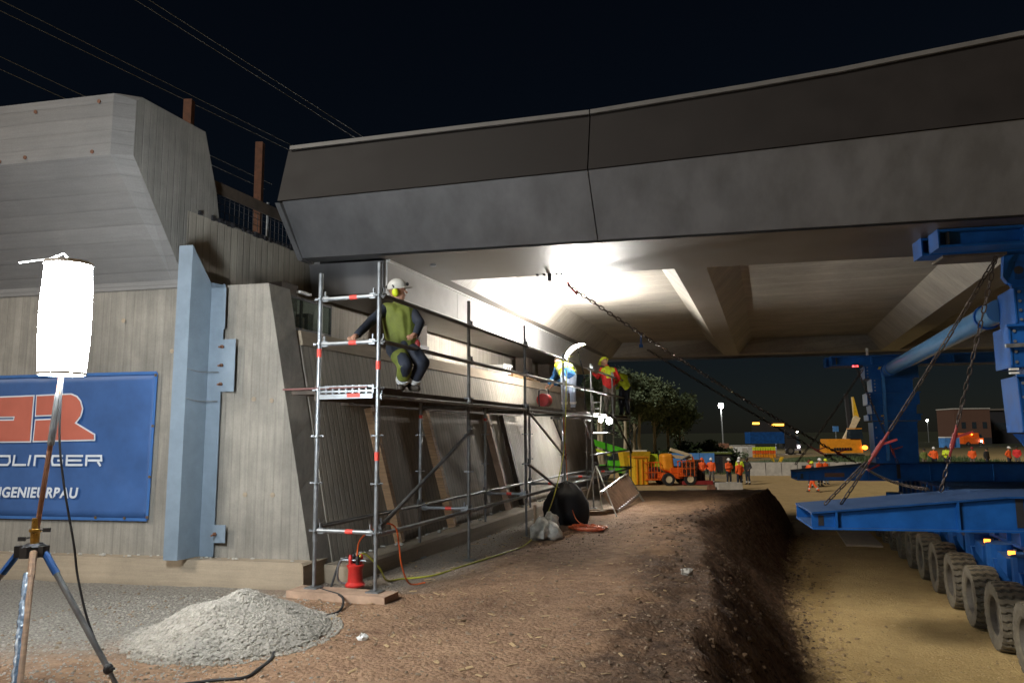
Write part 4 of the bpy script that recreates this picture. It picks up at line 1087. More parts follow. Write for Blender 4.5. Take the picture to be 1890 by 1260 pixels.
def human_meshes(J, c, vox, helmet=None, fingers=True, vest=None, muffs=False, stripes=True, tw=1.0, vstripes=True):
    """J: joints in the figure's own frame. Returns list of (name, mesh, [children])"""
    J = {k: ([V_(a) for a in v] if isinstance(v, list) else V_(v)) for k, v in J.items()}
    pel, che, neck, head = J['pel'], J['che'], J['neck'], J['head']
    fd = (J['face'] - head); fd.z *= .6; fd.normalize(); upd = (head - neck).normalized(); rd = fd.cross(upd).normalized(); fdd = upd.cross(rd).normalized()
    def torso(mb, g, cut=0.):
        sh, hp = J['sh'], J['hip']
        for i in (0, 1):
            inn = che + (sh[i] - che) * .55; lo = pel + (hp[i] - pel) * .75 + (che - pel) * cut
            mb.capsule(inn, lo + (pel - lo) * .1, .10 + g, .105 + g)
            mb.capsule(inn, sh[i] + (che - sh[i]) * .12, .085 + g, .065 + g)
        mb.capsule(che, pel + (che - pel) * cut, .125 + g, .115 + g)
        mb.capsule(che, neck, .10 + g, .055 + g * .7)
    def arms(mb, g, upto=1.0):
        for i in (0, 1):
            a, e, w = J['sh'][i], J['el'][i], J['wr'][i]
            mb.capsule(a, e, .056 + g, .046 + g); mb.capsule(e, e + (w - e) * upto, .045 + g, .033 + g)
    def legs(mb, g, upto=1.0):
        for i in (0, 1):
            a, k, n = J['hip'][i], J['kn'][i], J['an'][i]
            mb.capsule(a, k, .088 * tw + g, .062 * tw + g); mb.capsule(k, k + (n - k) * upto, .060 * tw + g, .048 * tw + g)
    out = []
    # body: one continuous skin surface
    mb = MB(); torso(mb, -.012); arms(mb, -.006); legs(mb, -.012); mb.capsule(neck - (neck - che) * .1, head - upd * .03, .056, .055)
    ax = (rd, fdd, upd)
    mb.ball(head + upd * .02 - fdd * .01, (.076, .096, .105), 14, 10, ax); mb.ball(head - upd * .055 + fdd * .025, (.055, .065, .06), 10, 8, ax)
    ex = MB()
    ex.capsule(head + fdd * .085 + upd * .01, head + fdd * .108 - upd * .022, .010, .016, 6)
    for sg in (-1, 1):
        ex.ball(head + rd * (.076 * sg) - upd * .005, (.014, .025, .033), 8, 6, ax)
        ex.ball(head + rd * (.032 * sg) + fdd * .083 + upd * .018, .011, 6, 4)
    ex.capsule(head + fdd * .088 - upd * .055 - rd * .022, head + fdd * .088 - upd * .055 + rd * .022, .007, .007, 6)
    for i in (0, 1):
        w = J['wr'][i]; hd = J.get('hand', [None, None])[i]
        hd = (V_(hd) - w) if hd is not None else (w - J['el'][i]); hd.normalize()
        sd = hd.cross(Z); sd = sd.normalized() if sd.length > .05 else Vector((1, 0, 0)); pn = sd.cross(hd).normalized()
        mb.capsule(w, w + hd * .05, .03, .034)
        mb.ball(w + hd * .065, (.043, .05, .02), 8, 6, (sd, hd, pn))
        if fingers:
            for q, ln in ((-.03, .062), (-.011, .075), (.009, .07), (.028, .055)):
                b0 = w + hd * .10 + sd * q; k1 = b0 + hd * ln * .5 - pn * .012; k2 = k1 + hd * ln * .3 - pn * .035
                ex.tube([b0 - hd * .02, b0, k1, k2], [.0085, .009, .0085, .007], 6)
            t0 = w + hd * .045 + sd * .035; ex.tube([t0, t0 + sd * .025 + hd * .025, t0 + sd * .028 + hd * .055 - pn * .015], [.011, .010, .008], 6)
    body = remesh(mb, 'body', vox * .8, c.get('skin', M['skin']), ex)
    out.append(('body', body, []))
    # trousers
    mb = MB(); legs(mb, .014)
    for i in (0, 1): mb.capsule(J['hip'][i], pel + (J['hip'][i] - pel) * .4 + (che - pel) * .12, .105, .115)
    mb.capsule(pel, pel + (che - pel) * .15, .125, .13)
    ch = []
    if stripes:
        st = MB()
        for i in (0, 1):
            k, n = J['kn'][i], J['an'][i]; d = (n - k)
            st.tube([k + d * .66, k + d * .82], [.073 * tw, .069 * tw], 14)
            mbb = MB(); mbb.tube([k + d * .66, k + d * .82], [.075 * tw, .072 * tw], 14); ch.append(('reflective_band', mbb.mesh('reflective_band', M['reflect'], True)))
    out.append(('trousers', remesh(mb, 'trousers', vox, c['trousers']), ch))
    # jacket
    mb = MB(); torso(mb, .012); arms(mb, .013, .93); mb.capsule(pel, pel + (che - pel) * .3, .135, .135)
    ch = []
    out.append(('jacket', remesh(mb, 'jacket', vox, c['jacket']), ch))
    if vest:
        mb = MB(); torso(mb, .026, .22)
        ch = []
        for t in (.25, .52):
            p = pel + (che - pel) * t; ax2 = (che - pel).normalized()
            r1 = (J['sh'][1] - J['sh'][0]).normalized(); r1 = (r1 - ax2 * r1.dot(ax2)).normalized(); r2 = ax2.cross(r1)
            n = 20; loops = [[p + ax2 * h + r1 * (.218 * math.cos(6.2832 * k / n)) + r2 * (.168 * math.sin(6.2832 * k / n)) for k in range(n)] for h in (-.026, .026)]
            b2 = MB(); b2.loft(loops, False); ch.append(('reflective_band', b2.mesh('reflective_band', M['reflect'], True)))
        out.append(('vest', remesh(mb, 'vest', vox, vest), ch if stripes and vstripes else []))
    # boots
    for i in (0, 1):
        n = J['an'][i]; t = J['toe'][i]; mb = MB(); mb.capsule(n + (J['kn'][i] - n) * .25, n - Z * .02, .058, .055); mb.capsule(n - Z * .035, t, .052, .042)
        out.append(('boot', remesh(mb, 'boot', max(vox, .014), M['boot']), []))
    if helmet:
        hc = head + upd * .045; mb = MB(); loops = []
        for k in range(7):
            a = k / 6 * math.pi / 2; loops.append([hc + upd * (.118 * math.sin(a)) + rd * (.103 * math.cos(a) * math.cos(6.2832 * q / 18)) + fdd * (.125 * math.cos(a) * math.sin(6.2832 * q / 18)) for q in range(18)])
        mb.loft(loops)
        brim = [[hc + rd * (r_ * .103 * math.cos(6.2832 * q / 18)) + fdd * (r_ * .125 * math.sin(6.2832 * q / 18) + (.045 if math.sin(6.2832 * q / 18) > .5 and r_ > 1 else 0)) - upd * hh for q in range(18)] for r_, hh in ((.98, -.004), (1.16, .008), (1.16, .013), (.98, .004))]
        mb.loft(brim, False)
        ch = []
        if muffs:
            b2 = MB()
            for sg in (-1, 1):
                b2.ball(head + rd * (.095 * sg) - upd * .01, (.035, .042, .055), 12, 8, ax)
            for sg in (-1, 1):
                b1 = MB(); b1.ball(head + rd * (.098 * sg) - upd * .012, (.034, .042, .053), 12, 8, ax); ch.append(('ear_muff', b1.mesh('ear_muff', M['muff'], True)))
                b1 = MB(); b1.tube([head + rd * (.1 * sg) + upd * .03, head + rd * (.115 * sg) + upd * .08 - fdd * .02], .008, 6); ch.append(('muff_arm', b1.mesh('muff_arm', M['black'], True)))
            b1 = MB(); b1.ball(hc + fdd * .13 + upd * .03, (.028, .02, .022), 8, 6, ax); ch.append(('head_torch', b1.mesh('head_torch', M['black'], True)))
            b1 = MB(); b1.ball(hc - fdd * .128 + upd * .025, (.025, .02, .02), 8, 6, ax); ch.append(('torch_battery', b1.mesh('torch_battery', M['black'], True)))
        out.append(('helmet', mb.mesh('helmet', helmet, True), ch))
    else:
        mb = MB(); mb.ball(head + upd * .045 - fdd * .02, (.083, .10, .09), 14, 8, ax); out.append(('hair', mb.mesh('hair', M['hair'], True), []))
    return out
def make_person(label, loc, parts, group=None, rotz=0, cat='person'):
    t = thing('person', label, cat, loc, group, rotz)
    for nm, me, ch in parts:
        o = obj(nm, me, t)
        for n2, m2 in ch: obj(n2, m2, o)
    return t
def world_person(label, J, c, vox, **kw):
    o = Vector(J['an'][0]); o.z -= .09
    JJ = {k: ([V_(a) - o for a in v] if isinstance(v, list) else V_(v) - o) for k, v in J.items()}
    return make_person(label, o, human_meshes(JJ, c, vox, **kw))

dy = Vector((.02, -.12, -.03))
def sh_(L): return [V_(p) + dy for p in L]
J1 = dict(head=V_((-1.39, 8.98, 3.41)) + dy, face=V_((-1.27, 8.96, 3.40)) + dy, neck=V_((-1.375, 9.0, 3.27)) + dy, che=V_((-1.375, 9.0, 3.09)) + dy, pel=V_((-1.33, 9.02, 2.76)) + dy,
          sh=sh_([(-1.53, 8.95, 3.20), (-1.235, 9.04, 3.19)]), el=[(-1.64, 8.58, 2.97), (-1.09, 8.80, 2.99)], wr=[(-1.735, 8.27, 2.77), (-1.12, 8.64, 2.82)], hand=[(-1.775, 8.10, 2.70), (-1.17, 8.52, 2.80)],
          hip=sh_([(-1.42, 8.99, 2.72), (-1.25, 9.04, 2.72)]), kn=sh_([(-1.25, 8.70, 2.50), (-1.06, 8.80, 2.53)]), an=sh_([(-1.33, 8.99, 2.30), (-1.22, 9.06, 2.30)]), toe=sh_([(-1.33, 8.86, 2.245), (-1.14, 8.95, 2.245)]))
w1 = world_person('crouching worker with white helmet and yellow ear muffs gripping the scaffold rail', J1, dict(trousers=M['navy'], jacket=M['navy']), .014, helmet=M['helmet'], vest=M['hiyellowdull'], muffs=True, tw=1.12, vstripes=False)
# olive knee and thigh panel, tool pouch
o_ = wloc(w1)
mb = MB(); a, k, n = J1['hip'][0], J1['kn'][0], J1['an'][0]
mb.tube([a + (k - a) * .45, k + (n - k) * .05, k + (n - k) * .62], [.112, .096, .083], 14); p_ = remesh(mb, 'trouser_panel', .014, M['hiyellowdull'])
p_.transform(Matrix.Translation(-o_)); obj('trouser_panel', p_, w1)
MB().ball(J1['hip'][1] + Vector((.1, -.05, .05)), (.04, .035, .06), 8, 6).build('tool_pouch', M['redpaint'], w1, True)

J2 = dict(head=(1.06, 17.12, 3.30), face=(.96, 17.25, 3.18), neck=(1.11, 17.0, 3.24), che=(1.16, 16.85, 3.17), pel=(1.235, 16.42, 2.97), sh=[(1.31, 16.92, 3.19), (1.02, 16.86, 3.19)], el=[(1.2, 17.05, 2.93), (.96, 16.95, 2.98)], wr=[(.96, 17.1, 2.78), (.83, 17.05, 2.80)],
          hip=[(1.32, 16.42, 2.92), (1.15, 16.40, 2.92)], kn=[(1.32, 16.36, 2.56), (1.14, 16.38, 2.56)], an=[(1.33, 16.42, 2.26), (1.14, 16.46, 2.26)], toe=[(1.31, 16.56, 2.22), (1.12, 16.6, 2.22)])
world_person('worker in pale jeans and yellow vest bending over the bearing shelf', J2, dict(trousers=M['jeans'], jacket=M['bluecloth']), .018, helmet=None, vest=M['hiyellow'], stripes=True)
J3 = dict(head=(2.55, 20.6, 3.62), face=(2.42, 20.68, 3.58), neck=(2.60, 20.52, 3.49), che=(2.62, 20.44, 3.30), pel=(2.64, 20.4, 2.98), sh=[(2.80, 20.46, 3.40), (2.45, 20.46, 3.40)], el=[(2.92, 20.5, 3.15), (2.38, 20.68, 3.2)], wr=[(2.88, 20.75, 3.05), (2.26, 20.86, 3.32)],
          hip=[(2.72, 20.4, 2.93), (2.56, 20.4, 2.93)], kn=[(2.73, 20.38, 2.56), (2.55, 20.40, 2.56)], an=[(2.74, 20.42, 2.26), (2.55, 20.42, 2.26)], toe=[(2.70, 20.55, 2.22), (2.5, 20.54, 2.22)])
w3 = world_person('standing worker in yellow helmet and yellow and red jacket on the scaffold', J3, dict(trousers=M['greycloth'], jacket=M['redcloth']), .018, helmet=M['helmety'], stripes=False)
mb = MB(); che = V_(J3['che']); pel = V_(J3['pel']); 
for i in (0, 1): mb.capsule(che + (V_(J3['sh'][i]) - che) * .6, che + (pel - che) * .3 + (V_(J3['sh'][i]) - che) * .35, .112, .115)
mb.capsule(che, che + (V_(J3['neck']) - che) * .7, .13, .085); mb.capsule(che, che + (pel - che) * .4, .145, .14)
p_ = remesh(mb, 'jacket_yoke', .018, M['hiyellow']); p_.transform(Matrix.Translation(-wloc(w3))); obj('jacket_yoke', p_, w3)
J4 = dict(head=(3.02, 22.0, 3.42), face=(2.92, 22.1, 3.34), neck=(3.08, 21.9, 3.36), che=(3.14, 21.75, 3.27), pel=(3.24, 21.5, 3.02), sh=[(3.30, 21.8, 3.30), (3.02, 21.68, 3.32)], el=[(3.27, 22.0, 3.05), (2.9, 21.8, 3.1)], wr=[(3.05, 22.1, 2.98), (2.78, 21.95, 3.05)],
          hip=[(3.31, 21.5, 2.96), (3.16, 21.48, 2.96)], kn=[(3.28, 21.65, 2.58), (3.12, 21.62, 2.58)], an=[(3.32, 21.55, 2.26), (3.14, 21.55, 2.26)], toe=[(3.27, 21.68, 2.22), (3.09, 21.68, 2.22)])
world_person('worker in yellow jacket bending behind the red and yellow jacket', J4, dict(trousers=M['navy'], jacket=M['hiyellow']), .02, helmet=None, stripes=False)

# background people: three poses, object-level colours
def stand(arms):
    el = {'pockets': [(.26, -.06, 1.13), (-.26, -.06, 1.13)], 'crossed': [(.25, .06, 1.12), (-.25, .06, 1.12)], 'down': [(.25, -.02, 1.12), (-.25, -.02, 1.12)], 'hips': [(.36, -.06, 1.16), (-.25, -.02, 1.12)]}[arms]
    wr = {'pockets': [(.19, .10, .98), (-.19, .10, .98)], 'crossed': [(.02, .20, 1.15), (-.02, .22, 1.18)], 'down': [(.24, .06, .88), (-.24, .06, .88)], 'hips': [(.2, .04, .99), (-.24, .06, .88)]}[arms]
    return dict(head=(0, .03, 1.62), face=(0, .15, 1.61), neck=(0, 0, 1.48), che=(0, 0, 1.28), pel=(0, 0, .95), sh=[(.19, 0, 1.40), (-.19, 0, 1.40)], el=el, wr=wr,
                hip=[(.09, 0, .90), (-.09, 0, .90)], kn=[(.11, .02, .5), (-.11, .03, .5)], an=[(.12, -.02, .09), (-.13, -.02, .09)], toe=[(.14, .12, .045), (-.16, .12, .045)])
def walk():
    J = stand('down'); J['kn'] = [(.1, .16, .5), (-.1, -.02, .5)]; J['an'] = [(.1, .26, .1), (-.1, -.28, .14)]; J['toe'] = [(.1, .4, .05), (-.1, -.16, .06)]
    return J
TPL = {}
for nm, J in (('pockets', stand('pockets')), ('crossed', stand('crossed')), ('hips', stand('hips')), ('walk', walk())):
    TPL[nm] = human_meshes(J, dict(trousers=M['navy'], jacket=M['hiorange']), .03, helmet=M['helmet'], fingers=False, stripes=True)
def bystander(label, x, y, rz, pose, jacket, trousers, helmet, z=None, sc_=1.0):
    t = make_person(label, (x, y, gz(x, y, False) if z is None else z), TPL[pose], 'people on the site behind', R(rz)); t.scale = (sc_,) * 3
    for o in t.children:
        n = o.name.split('.')[0]; m = {'jacket': jacket, 'trousers': trousers, 'helmet': helmet}.get(n)
        if m: o.material_slots[0].link = 'OBJECT'; o.material_slots[0].material = m
    return t
HO, HY, NV, GC, WH = M['hiorange'], M['hiyellow'], M['navy'], M['greycloth'], M['helmet']
wh2 = mat('helmet_white', (.8, .8, .78), .4, 0, .1, 9)
bystander('person in bright orange jacket and orange helmet, left of the standing pair', 12.81, 51.36, 175, 'pockets', HO, GC, M['hiorange'])
bystander('person in orange jacket and white helmet with a hand on the hip', 13.42, 51.29, 160, 'hips', HO, GC, wh2)
bystander('person in orange jacket and dark trousers, leftmost of the group by the concrete block', 14.25, 50.13, 200, 'crossed', HO, NV, wh2)
bystander('person in orange jacket and dark trousers, nearest of the group by the block', 13.9, 46.6, 20, 'pockets', HO, NV, wh2)
bystander('person in yellow jacket in the middle of the group', 15.75, 52.69, 150, 'pockets', HY, GC, wh2)
bystander('person in black top with red cuffs, rightmost of the group by the block', 15.62, 50.5, 120, 'pockets', M['black'], NV, M['black'])
bystander('person in orange trousers walking behind the far beam tip', 17.3, 43.8, 60, 'walk', NV, M['hiorange'], M['helmety'])
crowd = [(18.6, 47.5, 'hips', HO, M['redpaint'], 'person in orange jacket and red helmet beyond the far beam'), (19.6, 48.5, 'crossed', HO, wh2, 'person in orange jacket and white helmet beyond the far beam'), (20.6, 50, 'pockets', HO, M['helmety'], 'person in orange jacket and yellow helmet beyond the far beam'),
         (31.5, 58, 'pockets', M['olive'], M['black'], 'bystander in olive coat, leftmost of the crowd right of the tower'), (32.6, 58.6, 'hips', HO, wh2, 'bystander in orange vest second from the tower in the crowd'), (33.8, 59, 'crossed', HY, M['black'], 'bystander in yellow vest third from the tower in the crowd'), (35.2, 58, 'pockets', HO, M['redpaint'], 'bystander in orange with red cap fourth from the tower'),
         (36.6, 58.5, 'walk', M['black'], M['black'], 'bystander in black beside the hanging chain'), (38.0, 58, 'hips', HO, wh2, 'bystander in orange with white helmet right of the hanging chain'), (39.3, 59, 'pockets', M['redcloth'], M['black'], 'bystander in red jacket in the crowd'), (40.4, 58, 'crossed', HY, wh2, 'bystander in yellow jacket and white helmet in the crowd'),
         (41.5, 57, 'pockets', HY, M['black'], 'bystander in yellow jacket with dark hair in the crowd'), (42.4, 58.5, 'hips', HO, M['black'], 'bystander in orange jacket with dark cap in the crowd'), (43.2, 57, 'pockets', HO, wh2, 'bystander in orange jacket and white helmet near the right edge'), (44.3, 58, 'crossed', M['olive'], M['black'], 'bystander in olive coat near the right edge'), (38.6, 55, 'hips', HY, M['hiorange'], 'bystander in yellow vest and orange cap in front of the crowd')]
for i, (x, y, p, jc, hm, lab) in enumerate(crowd): bystander(lab, x, y, 150 + rnd.uniform(-50, 60), p, jc, NV if i % 3 else GC, hm, None, rnd.uniform(.94, 1.04))

# ------------------------------------------------------------------ small things round the scaffold
# red socket post with cables
pp = thing('power_distributor', 'red round power distributor with carrying frame at the scaffold foot', 'distributor', (-1.72, 8.37, .05))
c = Vector((-1.72, 8.37, .05))
MB().lathe([(.105, 0), (.11, .02), (.082, .05), (.076, .18), (.09, .2), (.095, .225), (.06, .24)], c, Z, 24).build('drum', M['red'], pp, True)
MB().tube(smooth_path([c + Vector((.0, .11, .02)), c + Vector((-.16, .08, .02)), c + Vector((-.2, .03, .1)), c + Vector((-.17, .0, .26)), c + Vector((-.08, -.02, .28)), c + Vector((.12, -.03, .27))]), .011, 8).build('carry_frame', M['galv'], pp, True)
for k, (dx, dy_, m_) in enumerate(((-.05, -.03, 'red'), (.03, -.05, 'black'), (.05, .04, 'red'), (-.03, .05, 'black'))):
    MB().lathe([(.02, 0), (.02, .05), (.025, .06), (.015, .1)], c + Vector((dx, dy_, .235)), Z, 12).build('plug', M[m_], pp, True)
blk = [(-1.77, 8.36), (-2.0, 8.36), (-2.12, 8.28), (-1.97, 8.08), (-1.73, 7.79), (-1.67, 7.42), (-1.79, 7.13), (-1.93, 6.84), (-2.12, 7.02), (-2.14, 6.9), (-1.98, 6.75), (-1.89, 6.55), (-1.89, 6.2), (-1.84, 5.91), (-1.84, 5.61), (-1.88, 5.45), (-2.1, 5.38), (-2.4, 5.2), (-2.46, 5.0)]
pts = [Vector((-1.75, 8.4, .33)), Vector((-1.9, 8.42, .30))] + on_ground(blk[1:], .012)
for i in (3, 4, 5): pts[i].z += .055
cable('power_cable', 'black rubber cable winding over the ground to the lamp', pts, .0125, M['black'])
cable('orange_hose', 'orange cable looping over the low scaffold rail', [(-1.70, 8.34, .33), (-1.66, 8.22, .52), (-1.58, 8.10, .62), (-1.48, 7.98, .68), (-1.36, 8.12, .74), (-1.27, 8.25, .68), (-1.24, 8.3, .5), (-1.22, 8.4, .25), (-1.16, 8.6, .03), (-1.0, 8.7, .02)], .009, M['orangecable'])
cable('yellow_cable', 'yellow green cable along the ground and up to the working lamp', [(-1.69, 8.36, .33), (-1.64, 8.45, .38), (-1.5, 8.6, .2), (-1.45, 8.8, .03)] + on_ground([(-1.32, 9.02), (-.96, 9.21), (-.62, 9.94), (-.14, 10.98), (.14, 11.65), (.3, 12.5), (.42, 13.1)], .012) + [Vector(p) for p in ((.58, 13.6, .18), (.80, 14.3, .62), (1.0, 14.92, 1.3), (1.06, 15.05, 2.0), (1.10, 15.2, 2.76), (1.17, 15.42, 3.2), (1.30, 15.9, 3.3))], .011, M['yellowcable'])
# orange cable tangle
mb = MB()
pts = []
for i in range(120):
    a = i * .55; r_ = .12 + .16 * rnd.random(); pts.append((1.34 + 1.25 * r_ * math.cos(a) + rnd.uniform(-.05, .05), 13.75 + 1.6 * r_ * math.sin(a)))
cable('cable_tangle', 'tangled heap of orange cable on the dirt', [Vector((x, y, gz(x, y) + .02 + .05 * rnd.random())) for x, y in pts], .010, M['orangecable'], 4)
cable('orange_lead', 'thin orange lead hanging from the deck to the cable heap', [(1.02, 15.1, 2.0), (1.05, 15.0, 1.2), (1.08, 14.8, .55), (1.15, 14.2, .12), (1.3, 13.8, .03)], .008, M['orangecable'])
# sacks
def sack(label, c, r_, m, seed, cat='sack', k1=.42, k2=.2):
    mb = MB(); c = Vector(c); g0 = gz(c.x, c.y)
    loops = []
    for i in range(13):
        ph = -math.pi / 2 + math.pi * i / 12; L = []
        for k in range(26):
            th = 6.2832 * k / 26; d = Vector((math.cos(ph) * math.cos(th), math.cos(ph) * math.sin(th), math.sin(ph)))
            rr = 1 + k1 * noise.noise(d * 1.5 + Vector((seed, 0, 0))) + k2 * noise.noise(d * 3.6 + Vector((seed, 3, 0))) + .03 * math.sin(th * 9 + 5 * ph)
            p = Vector((d.x * r_[0], d.y * r_[1], d.z * r_[2])) * rr; p.z = max(p.z, -r_[2] * .55); L.append(c + p + Z * (g0 + r_[2] * .52 - c.z))
        loops.append(L)
    mb.loft(loops); o = mb.build('sack', m, None, True); return tag(o, label, cat)
sack('white woven sack slumped beside the scaffold foot', (.52, 12.75, 0), (.26, .42, .20), M['sack'], 1.3)
sack('small white sack behind the bigger white sack', (.66, 13.5, 0), (.13, .2, .22), M['sack'], 4.3)
sack('large black bin bag under the scaffold', (1.03, 14.75, 0), (.42, .38, .50), mat('black_plastic', (.010, .011, .013), .75, 0, .3, 9, .4, 12), 7.1, 'bag', .16, .06)
# upright grey board behind sack
bd = thing('offcut_board', 'short pale board standing behind the white sack', 'board', (.38, 13.35, gz(.38, 13.35))); MB().box(Vector((.38, 13.35, gz(.38, 13.35) + .24)), (.09, .03, .5), S).build('board', M['plank'], bd)
# ladder-like ramp leaning at the far end
rp = thing('ladder_ramp', 'aluminium slatted ramp lying tilted beside the far scaffold end', 'ramp', (2.3, 17.6, 0))
a0, a1, b0, b1 = Vector((1.95, 16.9, .36)), Vector((2.95, 19.6, .62)), Vector((2.28, 16.7, -.02)), Vector((3.2, 19.4, .12))
for p, q in ((a0, a1), (b0, b1)): MB().bar(p, q, .05, .06).build('side_rail', M['alu'], rp)
for i in range(11):
    t = (i + .3) / 11; MB().bar(a0 + (a1 - a0) * t, b0 + (b1 - b0) * t, .09, .015, S).build('slat', M['plank'], rp)
MB().bar(a1, Vector((3.3, 19.3, gz(3.3, 19.3))), .04, .04).build('leg', M['alu'], rp)
tpd = thing('survey_tripod', 'slim aluminium tripod standing near the far scaffold end', 'tripod', (1.9, 16.9, 0))
for q in ((1.55, 17.0), (2.15, 15.9), (2.05, 17.6)): MB().tube([Vector((1.86, 16.95, .98)), Vector((q[0], q[1], gz(*q)))], .016, 8).build('leg', M['alu'], tpd, True)
MB().lathe([(.05, 0), (.06, .03), (.03, .08)], Vector((1.86, 16.95, .96)), Z, 12).build('head', M['black'], tpd, True)
for lab, x, y, l_, an in (('short timber lying under the far scaffold', 1.55, 16.1, .9, 20), ('second timber under the far scaffold', 1.75, 16.5, 1.0, 5)):
    o = MB().box(Vector((0, 0, 0)), (l_, .12, .08)).build('timber_block', M['timber'], None); o.location = (x, y, gz(x, y) + .05); o.rotation_euler = (0, 0, R(an)); tag(o, lab, 'timber')
# things up on the deck and the shelf
def shelf(s, n, z): return F(s, n, z)
bx = thing('tool_crate', 'pale plastic crate standing on the bearing shelf', 'crate', shelf(9.0, .95, 2.99))
mb = MB(); c = shelf(9.0, .95, 2.995); mb.hexa([c + S * a + N * b + Z * 0 for a, b in ((-.27, -.17), (.27, -.17), (.27, .17), (-.27, .17))] + [c + S * a + N * b + Z * .26 for a, b in ((-.31, -.2), (.31, -.2), (.31, .2), (-.31, .2))]); mb.build('box', M['white'], bx)
mb = MB(); mb.bar(c - S * .32 + Z * .26 - N * .2, c + S * .32 + Z * .26 - N * .2, .03, .03); mb.build('rim', M['white'], bx)
for k in (-.1, .05, .2): MB().bar(c + S * k - N * .2 + Z * .1, c + S * (k + .05) - N * .205 + Z * .22, .015, .02).build('strap', M['black'], bx)
for lab, s_, n_, z_, l_ in (('timber plank lying on the bearing shelf beside the bending worker', 9.6, .62, 3.01, 1.6), ('upper packing timber on the bearing shelf', 9.9, .8, 3.07, 1.2), ('short timber packer near the far bearing', 11.2, .8, 3.02, .7)):
    o = MB().box(Vector((0, 0, 0)), (l_, .14, .05)).build('packing_timber', M['timber'], None); o.location = F(s_, n_, z_); o.rotation_euler = (0, 0, R(71)); tag(o, lab, 'timber')
for k, s_ in enumerate((1.1, 5.3, 9.5 + 2.6, 14.2)):
    t = thing('bridge_bearing', ('first', 'second', 'third', 'fourth')[k] + ' stacked steel bearing from the wing on the shelf', 'bearing', F(s_, 1.35, 2.99), 'bearings on the shelf')
    MB().box(F(s_, 1.35, 3.08), (.5, .5, .18), S).build('plinth', M['conc'], t); MB().box(F(s_, 1.35, 3.25), (.42, .42, .16), S).build('pad', M['darkgap'], t); MB().box(F(s_, 1.35, 3.53), (.36, .36, .40), S).build('stack', M['timberdark'], t)
# clear panel box behind the cheek
gl = thing('protective_box', 'dark framed box with clear front panel on the shelf behind the wing corner', 'box', F(.75, .75, 2.97))
def glassm():
    m, nt_, p = _nodes('clear_panel'); p.inputs['Base Color'].default_value = (.35, .45, .42, 1); p.inputs['Roughness'].default_value = .06; p.inputs['Transmission Weight'].default_value = .85; p.inputs['IOR'].default_value = 1.1; return m
M['panel'] = glassm()
MB().box(F(.93, .70, 3.22), (.92, .008, .36), S).build('panel', M['panel'], gl)
for s_ in (.45, .72, 1.40): MB().box(F(s_, .72, 3.22), (.03, .03, .44), S).build('frame_post', M['darkgap'], gl)
for z_ in (3.02, 3.42): MB().box(F(.93, .72, z_), (.98, .03, .03), S).build('frame_rail', M['darkgap'], gl)
for k, (s_, h_) in enumerate(((.8, .30), (1.0, .25), (1.2, .32))): MB().box(F(s_, 1.0, 2.99 + h_ / 2), (.12, .2, h_), S).build('stacked_block', (M['conc'], M['timber'], M['timberdark'])[k], gl)
MB().box(F(.75, .7, 3.50), (.25, .06, .03), S).build('white_strip', M['white'], gl)
cr = thing('cable_reel', 'red cable reel in a black tube frame on the deck', 'reel', Q(2.9, .35, DECK))
c = Q(2.9, .35, DECK)
MB().tube(smooth_path([c + S * (-.3) + Z * .01, c + S * (-.3) + Z * .34, c + S * (.1) + Z * .38, c + S * .35 + Z * .4, c + S * .33 + Z * .25, c + S * .2 + Z * .3], 4), .014, 8).build('frame', M['black'], cr, True)
MB().tube([c + Z * .17 - S * .13 - N * .02, c + Z * .17 + S * .13 - N * .02], .13, 18).build('drum', M['red'], cr, True)
MB().bar(c - S * .3 + Z * .012, c + S * .3 + Z * .012, .25, .02).build('foot', M['black'], cr)
for lab, k, w_ in (('small aluminium step leaning on the deck beside the standing worker', 4.95, .3),):
    t = thing('step_ladder', lab, 'ladder', Q(k, .4, DECK))
    for dn in (-.12, .12):
        for ds, tz in ((-.15, 0), (.22, 1)): MB().bar(Q(k, .4 + dn, DECK, ds), Q(k, .4 + dn, DECK + .5, .03), .03, .05).build('rail', M['alu'], t)
    for z_ in (.15, .32): MB().bar(Q(k, .26, DECK + z_, -.15 + .36 * z_), Q(k, .54, DECK + z_, -.15 + .36 * z_), .06, .02).build('tread', M['alu'], t)
# working lamp: bright curved tube on a stand at the guard rail
ld = thing('working_lamp', 'bright curved tube lamp on a stand above the bending worker', 'lamp', Vector((1.55, 16.55, DECK)))
la, lb = Vector((1.13, 15.75, 3.26)), Vector((1.62, 16.6, 3.63))
ax = (lb - la).normalized(); upn = (Vector((-.55, -.25, .8)) - ax * Vector((-.55, -.25, .8)).dot(ax)).normalized(); sdn = ax.cross(upn)
def lamp_strip(half, m, nm, off):
    mb = MB(); loops = []
    for i in range(13):
        t = i / 12; r_ = .012 + .062 * math.sin(math.pi * (t * .96 + .02)) ** .8; cpt = la + (lb - la) * t + upn * (.06 * math.sin(math.pi * t))
        L = []
        for k in range(11):
            a = math.pi * k / 10 if half > 0 else -math.pi * k / 10
            L.append(cpt + sdn * (r_ * math.cos(a)) + upn * (r_ * .75 * math.sin(a)) + upn * off)
        loops.append(L)
    mb.loft(loops, True); mb.build(nm, m, ld, True)
lamp_strip(1, M['ledglow'], 'light_face', .004); lamp_strip(-1, M['alu'], 'reflector_back', -.004)
MB().tube([la + (lb - la) * .6 - upn * .05, Vector((1.6, 16.55, 2.9)), Vector((1.6, 16.55, DECK + .01))], .016, 8).build('stand', M['black'], ld, True)
MB().ball(lb, .03, 8, 6).build('end_knob', M['galv'], ld, True)
